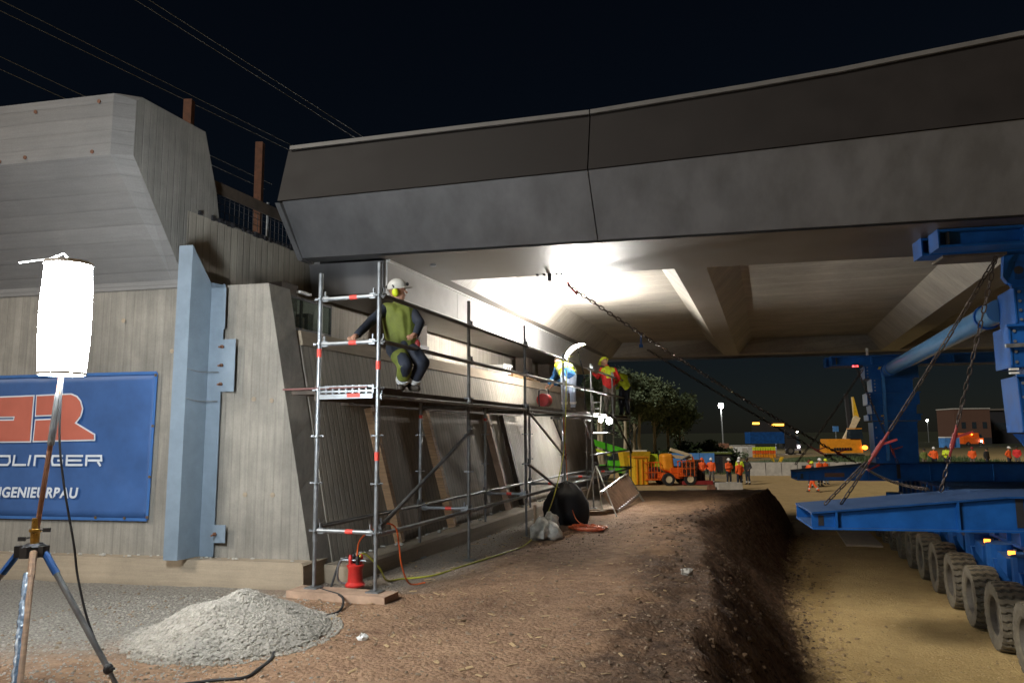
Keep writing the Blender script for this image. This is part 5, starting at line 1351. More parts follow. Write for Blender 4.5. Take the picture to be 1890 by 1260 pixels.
# twin work lights under the far deck
for lab, p, r_ in (('bright round work light hanging under the far scaffold deck', Vector((2.52, 19.62, 1.98)), .075), ('smaller work light beside the bright one under the deck', Vector((2.18, 18.6, 1.99)), .05)):
    t = thing('work_light', lab, 'lamp', p)
    d = (Vector((0, 0, 1.3)) - p).normalized()
    MB().lathe([(.001, 0), (r_, 0), (r_ * .98, .008), (.001, .010)], p, d, 20).build('light_face', M['workglow'], t, True)
    MB().lathe([(r_ * 1.06, .004), (r_ * 1.1, -.02), (r_ * .8, -.07), (.02, -.08)], p, d, 20).build('housing', M['black'], t, True)
    MB().tube([p + Z * .02 - d * .04, p + Z * .12 - d * .04], .012, 6).build('hanger', M['black'], t)
# clamps on the deck edge (white bits)
# pebbles, clods, gravel heap
def stones(name, n, gen, m, seed, parent=None):
    r0 = random.Random(seed); v = []; f = []
    g = .618; base = [tuple(Vector(q).normalized()) for q in ((-g, 1, 0), (g, 1, 0), (-g, -1, 0), (g, -1, 0), (0, -g, 1), (0, g, 1), (0, -g, -1), (0, g, -1), (1, 0, -g), (1, 0, g), (-1, 0, -g), (-1, 0, g))]
    tri = [(0, 11, 5), (0, 5, 1), (0, 1, 7), (0, 7, 10), (0, 10, 11), (1, 5, 9), (5, 11, 4), (11, 10, 2), (10, 7, 6), (7, 1, 8), (3, 9, 4), (3, 4, 2), (3, 2, 6), (3, 6, 8), (3, 8, 9), (4, 9, 5), (2, 4, 11), (6, 2, 10), (8, 6, 7), (9, 8, 1)]
    for i in range(n):
        g_ = gen(r0)
        if g_ is None: continue
        p, r_ = g_; o = len(v); a = r0.uniform(0, 6.28); ca, sa = math.cos(a), math.sin(a)
        sx, sy, sz = r_ * r0.uniform(.7, 1.5), r_ * r0.uniform(.7, 1.2), r_ * r0.uniform(.5, .9); tl = r0.uniform(-.5, .5)
        for x, y, z in base:
            j = r0.uniform(.75, 1.2); x, y, z = x * sx * j, y * sy * j, z * sz * j + x * sx * tl * .4
            v.append((p[0] + x * ca - y * sa, p[1] + x * sa + y * ca, p[2] + z))
        f += [tuple(q + o for q in t_) for t_ in tri]
    me = bpy.data.meshes.new(name); me.from_pydata(v, [], f); me.materials.append(m); return obj(name, me, parent)
gh = tag(bpy.data.objects.new('gravel_heap', None), 'heap of pale crushed gravel on the ground in front of the wing', 'gravel heap', None, 'stuff'); col.objects.link(gh); gh.location = (0, 0, 0)
HC = Vector((-2.38, 6.68, 0))
def heap(x, y):
    d = Vector(((x - HC.x) / .80, (y - HC.y) / .85)); r_ = d.length
    h = .36 * max(0, 1 - r_) ** .9 * (1 + .25 * noise.noise((x * 3, y * 3, 0))); return h if r_ < 1 else 0
M['gravelm'] = mat('crushed_stone', (.35, .32, .275), .9, 0, .35, 30, .3, 60)
vs = []; fs = []; n = 70
for j in range(n + 1):
    for i in range(n + 1):
        x = HC.x - .95 + 1.9 * i / n; y = HC.y - .95 + 1.9 * j / n; h = heap(x, y); vs.append((x, y, gz(x, y) + h - (.0 if h > .004 else .05) + .012 * rnd.random()))
fs = [(j * (n + 1) + i, j * (n + 1) + i + 1, (j + 1) * (n + 1) + i + 1, (j + 1) * (n + 1) + i) for j in range(n) for i in range(n)]
mb = MB(); mb.add(vs, fs); mb.build('mound', M['gravelm'], gh)
def gen_heap(r0):
    a = r0.uniform(0, 6.28); q = math.sqrt(r0.random()) * 1.08; x = HC.x + q * .82 * math.cos(a); y = HC.y + q * .87 * math.sin(a)
    return (x, y, gz(x, y) + heap(x, y) + .003), r0.uniform(.006, .016)
stones('stones', 9000, gen_heap, M['gravelm'], 3, gh)
def gen_peb(r0):
    x = r0.uniform(-4.5, 3.2); y = 3.6 + 12 * r0.random() ** 1.4
    t, xt, xb = ground_parts(x, y)
    if t > .1 or (Vector((x, y, 0)) - WO).dot(PB) > -.3 and x < -2.2: return None
    return (x, y, gz(x, y) + .002), r0.choice((.005, .006, .008, .010, .016)) * r0.uniform(.7, 1.2)
tag(stones('pebbles', 7000, gen_peb, mat('pebble', (.26, .19, .13), .9, 0, .5, 3), 5), 'pebbles and clods strewn over the dirt path', 'pebbles', None, 'stuff')
def gen_pale(r0):
    x = r0.uniform(-4.4, -1.2); y = r0.uniform(4.2, 8.2)
    if (x + 2.6) * 1.0 + r0.gauss(0, .5) > .6: return None
    return (x, y, gz(x, y) + .002), r0.choice((.005, .007, .010, .013))
tag(stones('loose_gravel', 5000, gen_pale, M['gravelm'], 8), 'loose pale gravel spread round the lamp tripod', 'gravel', None, 'stuff')
def gen_clod(r0):
    y = r0.uniform(4.0, 19); t0 = r0.uniform(-.15, 1.15); xt = interp(BT, y); xb = interp(BB, y) + .35; x = xt + (xb - xt) * t0 + (-abs(r0.gauss(0, .3)) if t0 < .15 else 0)
    return (x, y, gz(x, y)), r0.choice((.008, .012, .016, .022, .034)) * r0.uniform(.6, 1.2)
tag(stones('soil_clods', 3000, gen_clod, mat('soil_clod', (.10, .062, .036), .95, 0, .5, 5, .4, 40), 9), 'dark soil clods along the crumbling bank edge', 'soil', None, 'stuff')
def gen_sandst(r0):
    y = r0.uniform(8, 24); xb = interp(BB, y) + .35; x = xb + abs(r0.gauss(0, .5)) - .1
    return (x, y, gz(x, y)), r0.choice((.01, .015, .025, .04)) * r0.uniform(.6, 1.2)
tag(stones('bank_rubble', 1500, gen_sandst, mat('sandy_rubble', (.30, .21, .11), .95, 0, .4, 5), 10), 'sandy rubble at the foot of the bank', 'rubble', None, 'stuff')
def gen_lane(r0):
    y = 7.5 + 16 * r0.random() ** 1.5; xb = interp(BB, y) + .5; x = xb + r0.uniform(0, 4.2)
    return (x, y, gz(x, y)), r0.choice((.006, .008, .011, .016)) * r0.uniform(.6, 1.3)
tag(stones('lane_pebbles', 5000, gen_lane, mat('lane_pebble', (.44, .32, .16), .95, 0, .5, 3), 21), 'small pebbles scattered over the sandy lane', 'pebbles', None, 'stuff')
r0 = random.Random(31); v = []; f = []
for i in range(420):
    x = r0.uniform(-2.0, 2.6); y = 4.0 + 10 * r0.random() ** 1.3
    if ground_parts(x, y)[0] > -.1: continue
    z = gz(x, y) + .008; a = r0.uniform(0, 6.28); l_ = r0.uniform(.015, .045); w_ = r0.uniform(.005, .012); d1 = Vector((math.cos(a), math.sin(a), r0.uniform(-.2, .2))) * l_; d2 = Vector((-math.sin(a), math.cos(a), r0.uniform(-.3, .3))) * w_; p = Vector((x, y, z)); o = len(v); up = Z * .004
    v += [p - d1 - d2, p + d1 - d2, p + d1 + d2, p - d1 + d2, p - d1 - d2 + up, p + d1 - d2 + up, p + d1 + d2 + up, p - d1 + d2 + up]
    f += [tuple(q + o for q in t_) for t_ in ((3, 2, 1, 0), (4, 5, 6, 7), (0, 1, 5, 4), (1, 2, 6, 5), (2, 3, 7, 6), (3, 0, 4, 7))]
me = bpy.data.meshes.new('wood_chips'); me.from_pydata([tuple(q) for q in v], [], f); me.materials.append(mat('wood_chip', (.48, .34, .18), .85, 0, .4, 4))
tag(obj('wood_chips', me), 'pale wood chips littering the dirt path', 'wood chips', None, 'stuff')
for lab, x, y, s_ in (('crumpled white paper scrap on the dirt path', -1.25, 6.42, .045), ('pale stone on the rough bank edge', 2.0, 8.9, .07), ('small white scrap further up the path', 2.45, 17.8, .05)):
    mb = MB(); mb.ball((x, y, gz(x, y) + s_ * .5), (s_, s_ * .8, s_ * .6), 9, 6)
    for q in mb.v: q += Vector((rnd.uniform(-.3, .3), rnd.uniform(-.3, .3), rnd.uniform(-.2, .2))) * s_
    tag(mb.build('scrap', M['white'] if 'white' in lab else M['conc'], None), lab, 'scrap' if 'scrap' in lab else 'stone')
st = thing('track_plate', 'flat pale steel plate lying on the sand beside the tyres', 'plate', T(10.4, -.75, LANE + .01))
MB().hexa([T(10.3, -1.05, LANE - .05), T(10.3, -.12, LANE - .05), T(15, -.12, LANE - .05), T(15, -1.05, LANE - .05), T(10.3, -1.05, LANE + .035), T(10.3, -.12, LANE + .035), T(15, -.12, LANE + .035), T(15, -1.05, LANE + .035)]).build('plate', mat('plate_sandy', (.55, .47, .37), .8, 0, .2, 4), st)

# ------------------------------------------------------------------ background site
def fz(x, y): return gz(x, y, False)
def wheel_local(t, c, r_, w, axis=Vector((1, 0, 0)), rimm=None):
    c = Vector(c); ax = Vector(axis)
    o = MB().lathe([(r_ * .55, -w / 2), (r_ * .95, -w / 2), (r_, -w * .3), (r_, w * .3), (r_ * .95, w / 2), (r_ * .55, w / 2)], c, ax, 20, True).build('wheel', M['black'], t, True)
    MB().lathe([(.01, -w * .4), (r_ * .55, -w * .45), (r_ * .55, w * .45), (.01, w * .4)], c, ax, 16).build('rim', rimm or M['rim'], o, True)
class Loc:
    """local frame at a spot on the far ground; x right, y away, turned by angle"""
    def __init__(s, x, y, ang=0, z=None): s.o = Vector((x, y, fz(x, y) if z is None else z)); s.a = Vector((math.cos(R(ang)), math.sin(R(ang)), 0)); s.b = Vector((-s.a.y, s.a.x, 0))
    def __call__(s, x, y, z): return s.o + s.a * x + s.b * y + Z * z
    def box(s, t, nm, m, x0, x1, y0, y1, z0, z1, tx=0, ty=0):
        return MB().hexa([s(x0, y0, z0), s(x1, y0, z0), s(x1, y1, z0), s(x0, y1, z0), s(x0 + tx, y0 + ty, z1), s(x1 - tx, y0 + ty, z1), s(x1 - tx, y1 - ty, z1), s(x0 + tx, y1 - ty, z1)]).build(nm, m, t)
# yellow skip container
q = Loc(8.6, 51.2, 8); t = thing('waste_container', 'mustard yellow waste container behind the scaffold end', 'container', q.o)
q.box(t, 'body', M['yellow'], -.55, .35, -.6, .8, 0.05, 1.8); q.box(t, 'lid', M['amber'], -.6, .4, -.65, .85, 1.81, 1.9)
for x in (-.45, -.1, .22): q.box(t, 'rib', M['amber'], x, x + .06, -.66, -.6, .08, 1.75)
# yellow green compact machine behind it
q = Loc(9.3, 56, 10); t = thing('site_dumper', 'yellow green site dumper behind the mustard container', 'dumper', q.o)
q.box(t, 'skip', M['yellow'], -1.3, .5, -.7, .7, 1.0, 2.1, -.15, -.1); q.box(t, 'chassis', M['olive'], -1.2, 1.4, -.6, .6, .5, .98); q.box(t, 'engine_cover', M['hiyellow'], .5, 1.4, -.55, .55, 1.0, 1.9, .1, .1)
for x in (-.8, .9):
    for y in (-.75, .75): wheel_local(t, q(x, y, .5), .5, .35, q.b)
# orange boom lift
q = Loc(10.9, 51.0, 6); t = thing('boom_lift', 'orange articulated boom lift with mesh basket beside the standing people', 'boom lift', q.o)
q.box(t, 'chassis', M['orange'], -1.1, 1.0, -.8, .8, .45, .8); q.box(t, 'turntable', M['orange'], -.5, .9, -.6, .6, .82, 1.15)
tank = MB().hexa([q(-.95, -.55, 1.0), q(-.15, -.55, .7), q(-.15, .5, .7), q(-.95, .5, 1.0), q(-1.0, -.5, 2.05), q(-.25, -.5, 2.1), q(-.25, .5, 2.1), q(-1.0, .5, 2.05)]).build('counterweight', M['amber'], t)
bv = tank.modifiers.new('b', 'BEVEL'); bv.width = .18; bv.segments = 3
for a_, b_, w_ in ((q(-.3, 0, 1.9), q(1.15, 0, 1.75), .22), (q(-.25, .1, 2.35), q(1.2, .1, 1.9), .2), (q(1.15, 0, 1.85), q(1.45, 0, .9), .18)): MB().bar(a_, b_, w_, w_).build('boom_arm', M['cream'] if w_ > .19 else M['orange'], t)
MB().tube([q(.1, -.15, 1.5), q(1.0, -.15, 1.95)], .05, 8).build('lift_ram', M['galv'], t, True)
for x in (-.75, .7):
    for y in (-.85, .85): wheel_local(t, q(x, y, .42), .42, .3, q.b, M['cream'])
def cage(t, q, x0, x1, y0, y1, z0, z1, m, nv=6):
    q.box(t, 'basket_floor', m, x0, x1, y0, y1, z0, z0 + .06)
    for z in (z0 + .5, z1):
        for a_, b_ in (((x0, y0), (x1, y0)), ((x1, y0), (x1, y1)), ((x1, y1), (x0, y1)), ((x0, y1), (x0, y0))): MB().tube([q(a_[0], a_[1], z), q(b_[0], b_[1], z)], .025, 6).build('basket_rail', m, t)
    for i in range(nv):
        x = x0 + (x1 - x0) * i / (nv - 1)
        MB().tube([q(x, y0, z0), q(x, y0, z1)], .02, 6).build('basket_post', m, t); MB().tube([q(x, y1, z0), q(x, y1, z1)], .02, 6).build('basket_post', m, t)
cage(t, q, -2.15, -1.15, -.5, .4, .35, 1.5, M['orange']); cage(t, q, -.1, 1.0, -1.0, -.85, .6, 1.6, M['orange'], 5)
q = Loc(12.0, 50.6, 3); t = thing('pallet_crate', 'dark red slatted transport crate beside the boom lift', 'crate', q.o)
for i in range(5): q.box(t, 'slat', M['rust'], -.7, .15, -.4, -.36, .3 + i * .26, .5 + i * .26)
q.box(t, 'back', M['darkgap'], -.7, .15, -.3, .5, .1, 1.5); q.box(t, 'base', M['redpaint'], -.8, 1.2, -.45, .5, .05, .28)
q = Loc(12.35, 52.5, 0); t = thing('generator_box', 'dark open generator box between crate and people', 'generator', q.o)
q.box(t, 'housing', M['darkgap'], -.2, .75, -.4, .5, .1, 1.5); q.box(t, 'top', M['rust'], -.25, .8, -.45, .55, 1.52, 1.6)
for x in (-.25, .72): q.box(t, 'corner_post', M['orange'], x, x + .08, -.48, -.4, .05, 1.6)
# green telehandler / boom
q = Loc(7.6, 57, 5); t = thing('green_crane', 'bright green mobile crane with lowered boom behind the scaffold', 'crane', q.o)
MB().hexa([q(-2.0, -.3, 2.75), q(1.3, -.3, 1.5), q(1.3, .3, 1.5), q(-2.0, .3, 2.75), q(-2.0, -.3, 3.15), q(1.4, -.3, 2.1), q(1.4, .3, 2.1), q(-2.0, .3, 3.15)]).build('boom', M['green'], t)
MB().hexa([q(-2.2, -.34, 2.45), q(.3, -.34, 1.5), q(.3, -.1, 1.5), q(-2.2, -.1, 2.45), q(-2.2, -.34, 2.6), q(.3, -.34, 1.75), q(.3, -.1, 1.75), q(-2.2, -.1, 2.6)]).build('boom_ram', M['hiyellow'], t)
q.box(t, 'chassis', M['green'], -1.4, 1.9, -.9, .9, .55, 1.1); q.box(t, 'cab', M['green'], -.5, .6, -.9, -.1, 1.1, 1.45); q.box(t, 'cab_window', M['glass'], -.45, .55, -.88, -.12, 1.46, 2.0, .12, .06); q.box(t, 'cab_roof', M['white'], -.4, .5, -.85, -.15, 2.01, 2.1)
q.box(t, 'engine_cover', M['orange'], -2.0, -.6, -.8, .8, .7, 1.0); q.box(t, 'counterweight', M['bluedark'], .9, 2.2, -.8, .8, 1.12, 1.9, .1, .1)
for x in (-1.1, 1.3):
    for y in (-1.0, 1.0): wheel_local(t, q(x, y, .55), .55, .4, q.b)
q.box(t, 'light_bar', M['white'], .6, 2.3, -.95, -.85, 2.1, 2.2)
# blue tarpaulin fence and dark hut
q = Loc(15.0, 63.3, -6); t = thing('tarpaulin_fence', 'bright blue tarpaulin on site fencing behind the people', 'fence', q.o)
for i in range(3): q.box(t, 'tarpaulin', M['tarp'], -1.9 + i * 1.25, -.7 + i * 1.25, -.03, .0, .7, 1.75)
for i in range(4): MB().tube([q(-1.95 + i * 1.25, 0, 0), q(-1.95 + i * 1.25, 0, 1.85)], .025, 6).build('fence_post', M['galv'], t)
q = Loc(18.2, 66, 0); t = thing('site_hut', 'dark low site hut behind the blue tarpaulin', 'hut', q.o)
q.box(t, 'walls', M['darkgap'], -1.5, .5, -1, 1, 0, 1.6); q.box(t, 'roof', M['olive'], -1.6, .6, -1.1, 1.1, 1.62, 1.75); q.box(t, 'window', M['glass'], -1.2, -.5, -1.02, -1.0, .8, 1.3); q.box(t, 'door', M['timberdark'], -.2, .35, -1.03, -1.0, .05, 1.4)
# concrete block near crest
q = Loc(13.15, 46.4, 2); t = thing('concrete_block', 'low grey concrete block on the sand in front of the group', 'block', q.o)
q.box(t, 'block', M['conc'], -.75, .75, -.4, .4, 0, .42, .03, .03); q.box(t, 'log', M['rust'], -1.3, -.85, -.2, .2, 0, .3, .05, .05)
# floodlight mast
q = Loc(34.6, 124, 0); t = thing('floodlight_mast', 'tall mast with a single glaring floodlight against the night sky', 'floodlight', q.o)
MB().tube([q(0, 0, 0), q(-.2, 0, 7.1)], [.14, .10], 10).build('mast', M['galv'], t, True)
MB().ball(q(-.2, -.3, 7.35), (.34, .22, .36), 14, 10).build('light_head', M['mastglow'], t, True)
MB().box(q(-.2, .05, 7.35), (.8, .25, .8)).build('housing', M['black'], t)
q.box(t, 'base', M['rust'], -.8, .8, -.6, .6, 0, 1.2, .1, .1)
# white containers and stacked barriers
q = Loc(28.8, 95, -4); t = thing('office_container', 'white site office container behind the group', 'container', q.o)
q.box(t, 'walls', M['white'], -1.3, 1.35, -1, 1, .1, 1.42); q.box(t, 'roof', M['conc'], -1.35, 1.4, -1.05, 1.05, 1.44, 1.52); q.box(t, 'side', M['cream'], -1.36, -1.31, -1, 1, .1, 1.4); q.box(t, 'door', M['conc'], -.2, .4, -1.03, -1.0, .1, 1.2)
for i in range(7): q.box(t, 'corrugation', M['conc'], .5 + i * .11, .55 + i * .11, -1.02, -1.0, .15, 1.35)
q = Loc(30.2, 91, -3); t = thing('barrier_stack', 'stack of orange and yellow striped traffic barriers', 'barriers', q.o)
for i in range(9):
    for j in range(3): q.box(t, 'barrier', (M['amber'], M['orange'], M['hiyellow'])[2 - j], -1.3 + i * .3, -1.06 + i * .3, -.2, .2, .05 + (2 - j) * .42, .43 + (2 - j) * .42)
q = Loc(33, 100, 0); t = thing('tipper_truck', 'dark lorry with amber lit sign on its roof', 'lorry', q.o)
q.box(t, 'load_bed', M['bluedark'], -1.9, 2.6, -1.1, 1.1, 1.5, 3.0); q.box(t, 'cab', M['darkgap'], 2.65, 4.2, -1.1, 1.1, .8, 3.3, .1, .05); q.box(t, 'windscreen', M['glass'], 2.9, 4.0, -1.13, -1.1, 2.2, 3.0); q.box(t, 'roof_sign', M['signglow'], 1.0, 2.6, -1.15, -1.1, 3.8, 4.05); q.box(t, 'roof_sign', M['signglow'], -1.5, -.6, -1.15, -1.1, 4.0, 4.25); q.box(t, 'sign_frame', M['darkgap'], -1.6, 2.7, -1.08, -1.0, 3.02, 4.3)
for x in (-1.2, 0, 3.3): wheel_local(t, q(x, -1.05, .55), .55, .35, q.b)
# concrete retaining wall, parapet blocks, grass bank
q = Loc(22.5, 60.5, -8); t = thing('barrier_wall', 'pale precast concrete barrier wall beyond the sand', 'wall', q.o)
for i in range(7): q.box(t, 'barrier_block', M['conc'], -3.5 + i * 1.22, -2.3 + i * 1.22, -.25, .25, 0, 1.05, .03, .1)
for i in (3, 4): q.box(t, 'dark_panel', M['darkgap'], -3.2 + i * 1.22, -2.75 + i * 1.22, -.27, -.252, .3, .8)
gbk = tag(bpy.data.objects.new('grass_bank', None), 'grassy bank rising behind the pale barrier wall', 'grass', None, 'stuff'); col.objects.link(gbk)
vs = []; fs = []; nX, nY = 60, 14
def bank(x, y): return fz(x, y) + (.55 * sstep(62.2, 66, y) * sstep(17, 24, x) * (1 - sstep(38, 46, x))) + .12 * noise.noise((x * .5, y * .5, 2))
for j in range(nY + 1):
    for i in range(nX + 1): x = 15 + 33 * i / nX; y = 62 + 16 * j / nY; vs.append((x, y, bank(x, y) - .04))
fs = [(j * (nX + 1) + i, j * (nX + 1) + i + 1, (j + 1) * (nX + 1) + i + 1, (j + 1) * (nX + 1) + i) for j in range(nY) for i in range(nX)]
mb = MB(); mb.add(vs, fs); mb.build('turf', mat('turf', (.07, .10, .03), .9, 0, .5, 1.5), gbk, True)
r0 = random.Random(5); v = []; f = []
for i in range(5000):
    x = r0.uniform(16, 46); y = r0.uniform(62.3, 72); z = bank(x, y) - .05; h = r0.uniform(.15, .5); a = r0.uniform(0, 6.28); w = .04; o = len(v); lx, ly = r0.uniform(-.15, .15), r0.uniform(-.15, .15)
    v += [(x - w * math.cos(a), y - w * math.sin(a), z), (x + w * math.cos(a), y + w * math.sin(a), z), (x + lx, y + ly, z + h)]; f.append((o, o + 1, o + 2))
me = bpy.data.meshes.new('blades'); me.from_pydata(v, [], f); me.materials.append(M['leaf2']); obj('blades', me, gbk)
# yellow excavator bucket lying on the bank
q = Loc(25.2, 72, -5, bank(25.2, 72)); t = thing('excavator_bucket', 'yellow excavator bucket lying on the grass bank', 'bucket', q.o)
mb = MB(); mb.prism([q(-.5, 0, .5), q(-.35, 0, .0), q(.3, 0, -.1), q(.55, 0, .55), q(.42, 0, .55), q(.2, 0, .05), q(-.28, 0, .1), q(-.4, 0, .5)], q.b * .8); mb.build('shell', M['yellow'], t)
for i in range(4): q.box(t, 'tooth', M['amber'], -.56, -.48, .05 + i * .2, .15 + i * .2, .45, .68)
# car with headlamps
q = Loc(40, 108, 160); t = thing('van', 'van facing us with two violet white headlamps', 'van', q.o)
q.box(t, 'body', M['greycloth'], -1.0, 1.0, 0, 4.5, .45, 1.3); q.box(t, 'cabin', M['glass'], -.95, .95, .6, 4.4, 1.31, 2.4, .15, .2); q.box(t, 'roof', M['greycloth'], -.8, .8, .9, 4.2, 2.41, 2.5)
for x in (-.75, .75):
    MB().ball(q(x, 4.52, .95), (.14, .1, .12), 10, 8).build('headlamp', M['headlamp'], t, True); wheel_local(t, q(x * 1.2, .9, .38), .38, .25, q.a); wheel_local(t, q(x * 1.2, 3.6, .38), .38, .25, q.a)
    MB().ball(q(x * .9, 2.5, 3.0), .1, 8, 6).build('roof_lamp', M['smallglow'], t)
for lab, x, y, h, c_ in (('small blue person-sized sign post left of the van', 36.2, 104, 2.6, 'tarp'), ('square blue sign on a post right of the van', 45.0, 105, 3.6, 'tarp')):
    t = thing('road_sign', lab, 'sign', (x, y, fz(x, y))); MB().tube([Vector((x, y, fz(x, y))), Vector((x, y, fz(x, y) + h - .6))], .04, 6).build('post', M['galv'], t); MB().box((x, y, fz(x, y) + h - .25), (.8, .05, .75)).build('panel', M[c_], t)
# yellow excavator: counterweight and boom next to the far tower
q = Loc(31.6, 72, -5); t = thing('excavator', 'yellow tracked excavator with raised boom behind the far tower', 'excavator', q.o)
q.box(t, 'upper_body', M['amber'], -2.0, 1.3, -1.1, 1.1, 1.0, 2.3, .12, .1); q.box(t, 'cab', M['glass'], .2, 1.4, -1.1, 0, 2.32, 3.2, .1, .1); q.box(t, 'cab_roof', M['amber'], .25, 1.35, -1.0, -.1, 3.22, 3.3)
for y in (-1.0, .7): q.box(t, 'track', M['black'], -1.7, 1.7, y, y + .5, 0, .85, .25, 0)
MB().bar(q(.3, .5, 2.2), q(1.5, .5, 4.4), .4, .55).build('boom', M['cream'], t); MB().hexa([q(1.2, .35, 4.0), q(1.7, .35, 4.0), q(1.7, .75, 4.0), q(1.2, .75, 4.0), q(1.15, .35, 6.3), q(1.25, .35, 6.3), q(1.25, .75, 6.3), q(1.15, .75, 6.3)]).build('stick', M['yellow'], t)
MB().bar(q(.75, .5, 2.6), q(.6, .5, 6.6), .3, .3).build('stick_ram', M['darkgap'], t)
MB().ball(q(1.45, -1.15, 1.5), (.28, .1, .2), 10, 8).build('tail_lamp', M['beacon'], t, True)
for i in range(7): q.box(t, 'painted_mark', M['black'], -1.35 + i * .24, -1.18 + i * .24, -1.14, -1.10, 1.25, 1.5)
# far right: brick building, dark hall, parked vehicles, street lamps
q = Loc(100, 165, -5); t = thing('brick_building', 'brown brick building far off at the right', 'building', q.o)
q.box(t, 'wall', M['brick'], -3, 4.5, 0, 8, 1.4, 7.6); q.box(t, 'parapet', M['conc'], -3.1, 4.6, -.1, 8.1, 7.62, 7.85); q.box(t, 'plinth', M['darkgap'], -3, 4.5, 0, 8, 0, 1.38)
for x in (-1.6, .6, 2.8): q.box(t, 'window', M['glass'], x, x + .9, -.05, .0, 3.4, 4.8)
q = Loc(122, 168, -5); t = thing('warehouse', 'dark long warehouse behind the crowd at the right', 'building', q.o)
q.box(t, 'wall', M['darkgap'], -16, 18, 0, 12, 0, 7.4); q.box(t, 'roof', M['greycloth'], -16.3, 18.3, -.3, 12.3, 7.42, 7.8)
for i in range(6): q.box(t, 'window', M['glass'], -14 + i * 5, -11 + i * 5, -.06, 0, 3, 4.6)
q = Loc(78, 135, 0); t = thing('blue_container', 'blue shipping container right of the far tower', 'container', q.o)
q.box(t, 'walls', M['tarp'], -1.3, 1.3, -1, 1, 0, 1.7); q.box(t, 'roof', M['white'], -1.32, 1.32, -1.02, 1.02, 1.72, 1.9); q.box(t, 'door', M['bluedark'], -.3, .6, -1.03, -1.0, .1, 1.6)
q = Loc(90, 148, 0); t = thing('orange_van', 'orange van with lit lamps beyond the crowd', 'van', q.o)
q.box(t, 'body', M['orange'], -2.2, 1.7, -1, 1, .4, 1.5); q.box(t, 'upper_body', M['orange'], -2.2, .9, -1, 1, 1.52, 2.5, .1, .1); q.box(t, 'windscreen', M['glass'], .95, 1.5, -.9, .9, 1.52, 2.2, .1, .05)
for x in (-1.4, 1.0): wheel_local(t, q(x, -1.0, .4), .4, .25, q.b)
MB().ball(q(-.6, -1.1, 2.2), .16, 8, 6).build('beacon', M['beacon'], t); MB().ball(q(1.2, -1.05, .9), .14, 8, 6).build('headlamp', M['headlamp'], t)
for lab, x, y, h in (('distant street lamp right of the far tower, left one', 108, 196, 5.6), ('distant street lamp right of the far tower, right one', 116, 204, 6.2)):
    t = thing('street_lamp', lab, 'street lamp', (x, y, fz(x, y)), 'distant street lamps'); b = Vector((x, y, fz(x, y)))
    MB().tube([b, b + Z * h], .09, 8).build('pole', M['galv'], t, True); MB().ball(b + Z * h + Vector((-.2, -.3, 0)), (.3, .25, .18), 10, 6).build('light_head', M['smallglow'], t, True); MB().bar(b + Z * (h + .2), b + Z * (h + .2) + Vector((-.6, -.4, 0)), .15, .06).build('arm', M['galv'], t)

# ------------------------------------------------------------------ trees
def leaf_cloud(n, blobs, r0, size, jit):
    v = []; f = []
    for i in range(n):
        bx, by, bz, rx, rz = r0.choice(blobs)
        while True:
            d = Vector((r0.uniform(-1, 1), r0.uniform(-1, 1), r0.uniform(-1, 1)))
            if .25 < d.length < 1: break
        p = Vector((bx + d.x * rx, by + d.y * rx, bz + d.z * rz)) + Vector((r0.gauss(0, jit), r0.gauss(0, jit), r0.gauss(0, jit)))
        a = Vector((r0.gauss(0, 1), r0.gauss(0, 1), r0.gauss(0, 1))).normalized(); b = a.orthogonal().normalized(); s = size * r0.uniform(.6, 1.4); o = len(v)
        v += [p - a * s, p + b * s * .55, p + a * s, p - b * s * .55]; f.append((o, o + 1, o + 2, o + 3))
    return v, f
def tree_template(seed, h, crown0, spread, nleaf, leafm, size, slim=False):
    r0 = random.Random(seed); mb = MB(); pts = []; x = y = 0
    for i in range(7):
        t = i / 6; pts.append(Vector((x, y, h * .92 * t))); x += r0.uniform(-.12, .12); y += r0.uniform(-.12, .12)
    mb.tube(pts, [.16 * (1 - .85 * i / 6) * h / 8 + .015 for i in range(7)], 8)
    tips = []
    for i in range(16):
        t = r0.uniform(crown0 * .8, .95); k = t * 6; b = pts[int(k)].lerp(pts[min(6, int(k) + 1)], k - int(k)); an = r0.uniform(0, 6.28); ln = spread * r0.uniform(.6, 1.1) * (1.15 - t)
        e = b + Vector((math.cos(an) * ln, math.sin(an) * ln, ln * r0.uniform(.7, 1.5))); mid = (b + e) / 2 + Z * .1 * ln
        mb.tube([b, mid, e], [.04 * h / 8, .025 * h / 8, .01], 6); tips.append(e); tips.append(mid)
    trunk = mb.mesh('trunk', M['bark'], True)
    blobs = [(p.x + r0.gauss(0, .25), p.y + r0.gauss(0, .25), p.z + r0.gauss(0, .2), r0.uniform(.35, .8) * spread / 2.2, r0.uniform(.35, .7) * spread / 2.2) for p in tips for _ in (0, 1)]
    v, f = leaf_cloud(nleaf, blobs, r0, size, .12)
    me = bpy.data.meshes.new('crown'); me.from_pydata([tuple(p) for p in v], [], f); me.materials.append(leafm)
    return trunk, me
T1 = tree_template(1, 8.5, .42, 2.3, 6000, M['leaf'], .11); T2 = tree_template(2, 7.5, .48, 2.0, 5000, M['leaf'], .11); T3 = tree_template(3, 6.0, .25, 2.2, 8000, M['leaf'], .11)
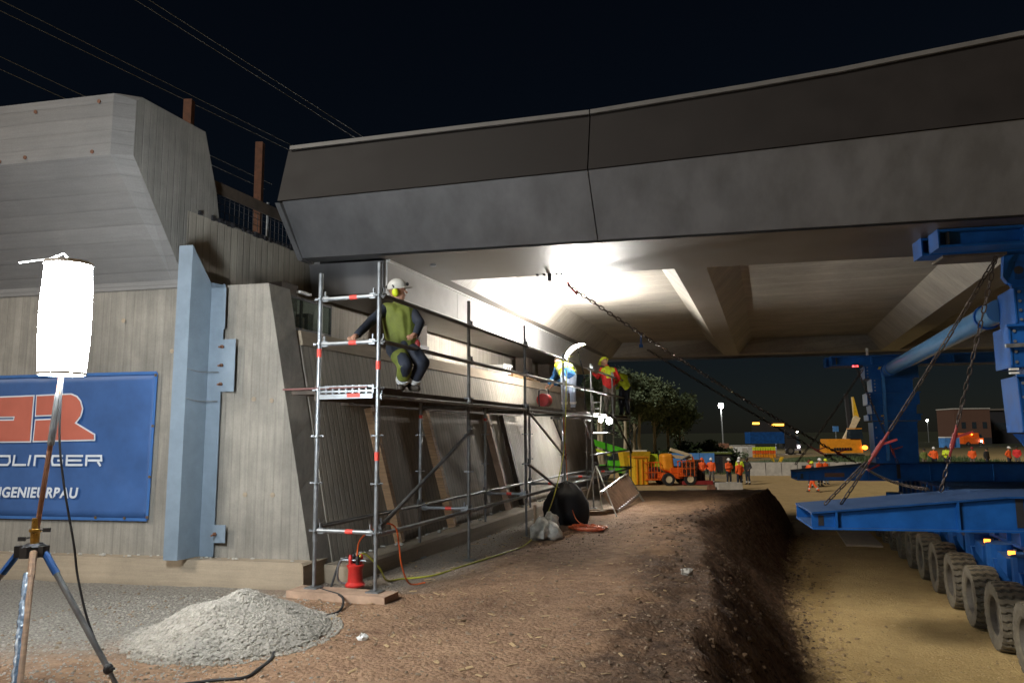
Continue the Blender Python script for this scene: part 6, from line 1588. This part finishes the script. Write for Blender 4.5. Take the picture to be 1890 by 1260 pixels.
tl = [(9.6, 64, T1, 1.08, 'tall slim tree right behind the far scaffold end'), (11.0, 66, T2, 1.18, 'second tall tree from the scaffold'), (12.6, 67, T1, 1.0, 'third tall tree from the scaffold, fullest crown'), (14.0, 68, T2, 1.05, 'fourth tall tree from the scaffold with bare lower trunk'), (15.4, 70, T3, 1.15, 'fifth tree from the scaffold, a little lower'), (16.6, 73, T2, .82, 'rightmost of the tall trees above the boom lift'),
      (8.0, 70, T2, 1.25, 'tall tree half hidden behind the scaffold guard rails'), (12.0, 75, T3, 1.4, 'rear tree between the tall trunks'), (9.0, 76, T1, 1.15, 'rear tree behind the twin work lights')]
for i, (x, y, tm, s_, lab) in enumerate(tl):
    t = thing('deciduous_tree', lab, 'tree', (x, y, fz(x, y)), 'trees beyond the site', rnd.uniform(0, 6.28)); t.scale = (s_, s_, s_)
    obj('trunk', tm[0], t); obj('crown', tm[1], t)
r0 = random.Random(11)
def bush_t(seed):
    r0 = random.Random(seed); blobs = [(r0.gauss(0, .7), r0.gauss(0, .5), r0.uniform(.3, 1.3), r0.uniform(.35, .6), r0.uniform(.3, .6)) for _ in range(12)]
    v, f = leaf_cloud(1500, blobs, r0, .11, .08); me = bpy.data.meshes.new('foliage'); me.from_pydata([tuple(p) for p in v], [], f); me.materials.append(M['leaf2'])
    mb = MB(); [mb.tube([Vector((0, 0, 0)), Vector((r0.gauss(0, .5), r0.gauss(0, .4), 1.1))], [.04, .01], 5) for _ in range(5)]
    return mb.mesh('stems', M['bark']), me
BU = [bush_t(3), bush_t(4)]
for i, (x, y, s_, lab) in enumerate(((17.6, 72, 1.6, 'dark bush at the right foot of the tall trees'), (19.0, 73, 1.35, 'second bush stepping down from the trees'), (20.6, 75, 1.1, 'third lower bush left of the floodlight mast'), (22.6, 78, 1.0, 'low bush just left of the mast foot'), (15.6, 69, 1.5, 'bush under the tall trees behind the boom lift'), (13.6, 66, 1.3, 'bush behind the orange counterweight'))):
    t = thing('bush', lab, 'bush', (x, y, fz(x, y)), 'bushes below the trees', rnd.uniform(0, 6.28)); t.scale = (s_,) * 3; obj('stems', BU[i % 2][0], t); obj('foliage', BU[i % 2][1], t)

# every thing says so itself
for o in sc.objects:
    if o.parent is None and o.get('label') and not o.get('kind'): o['kind'] = 'thing'
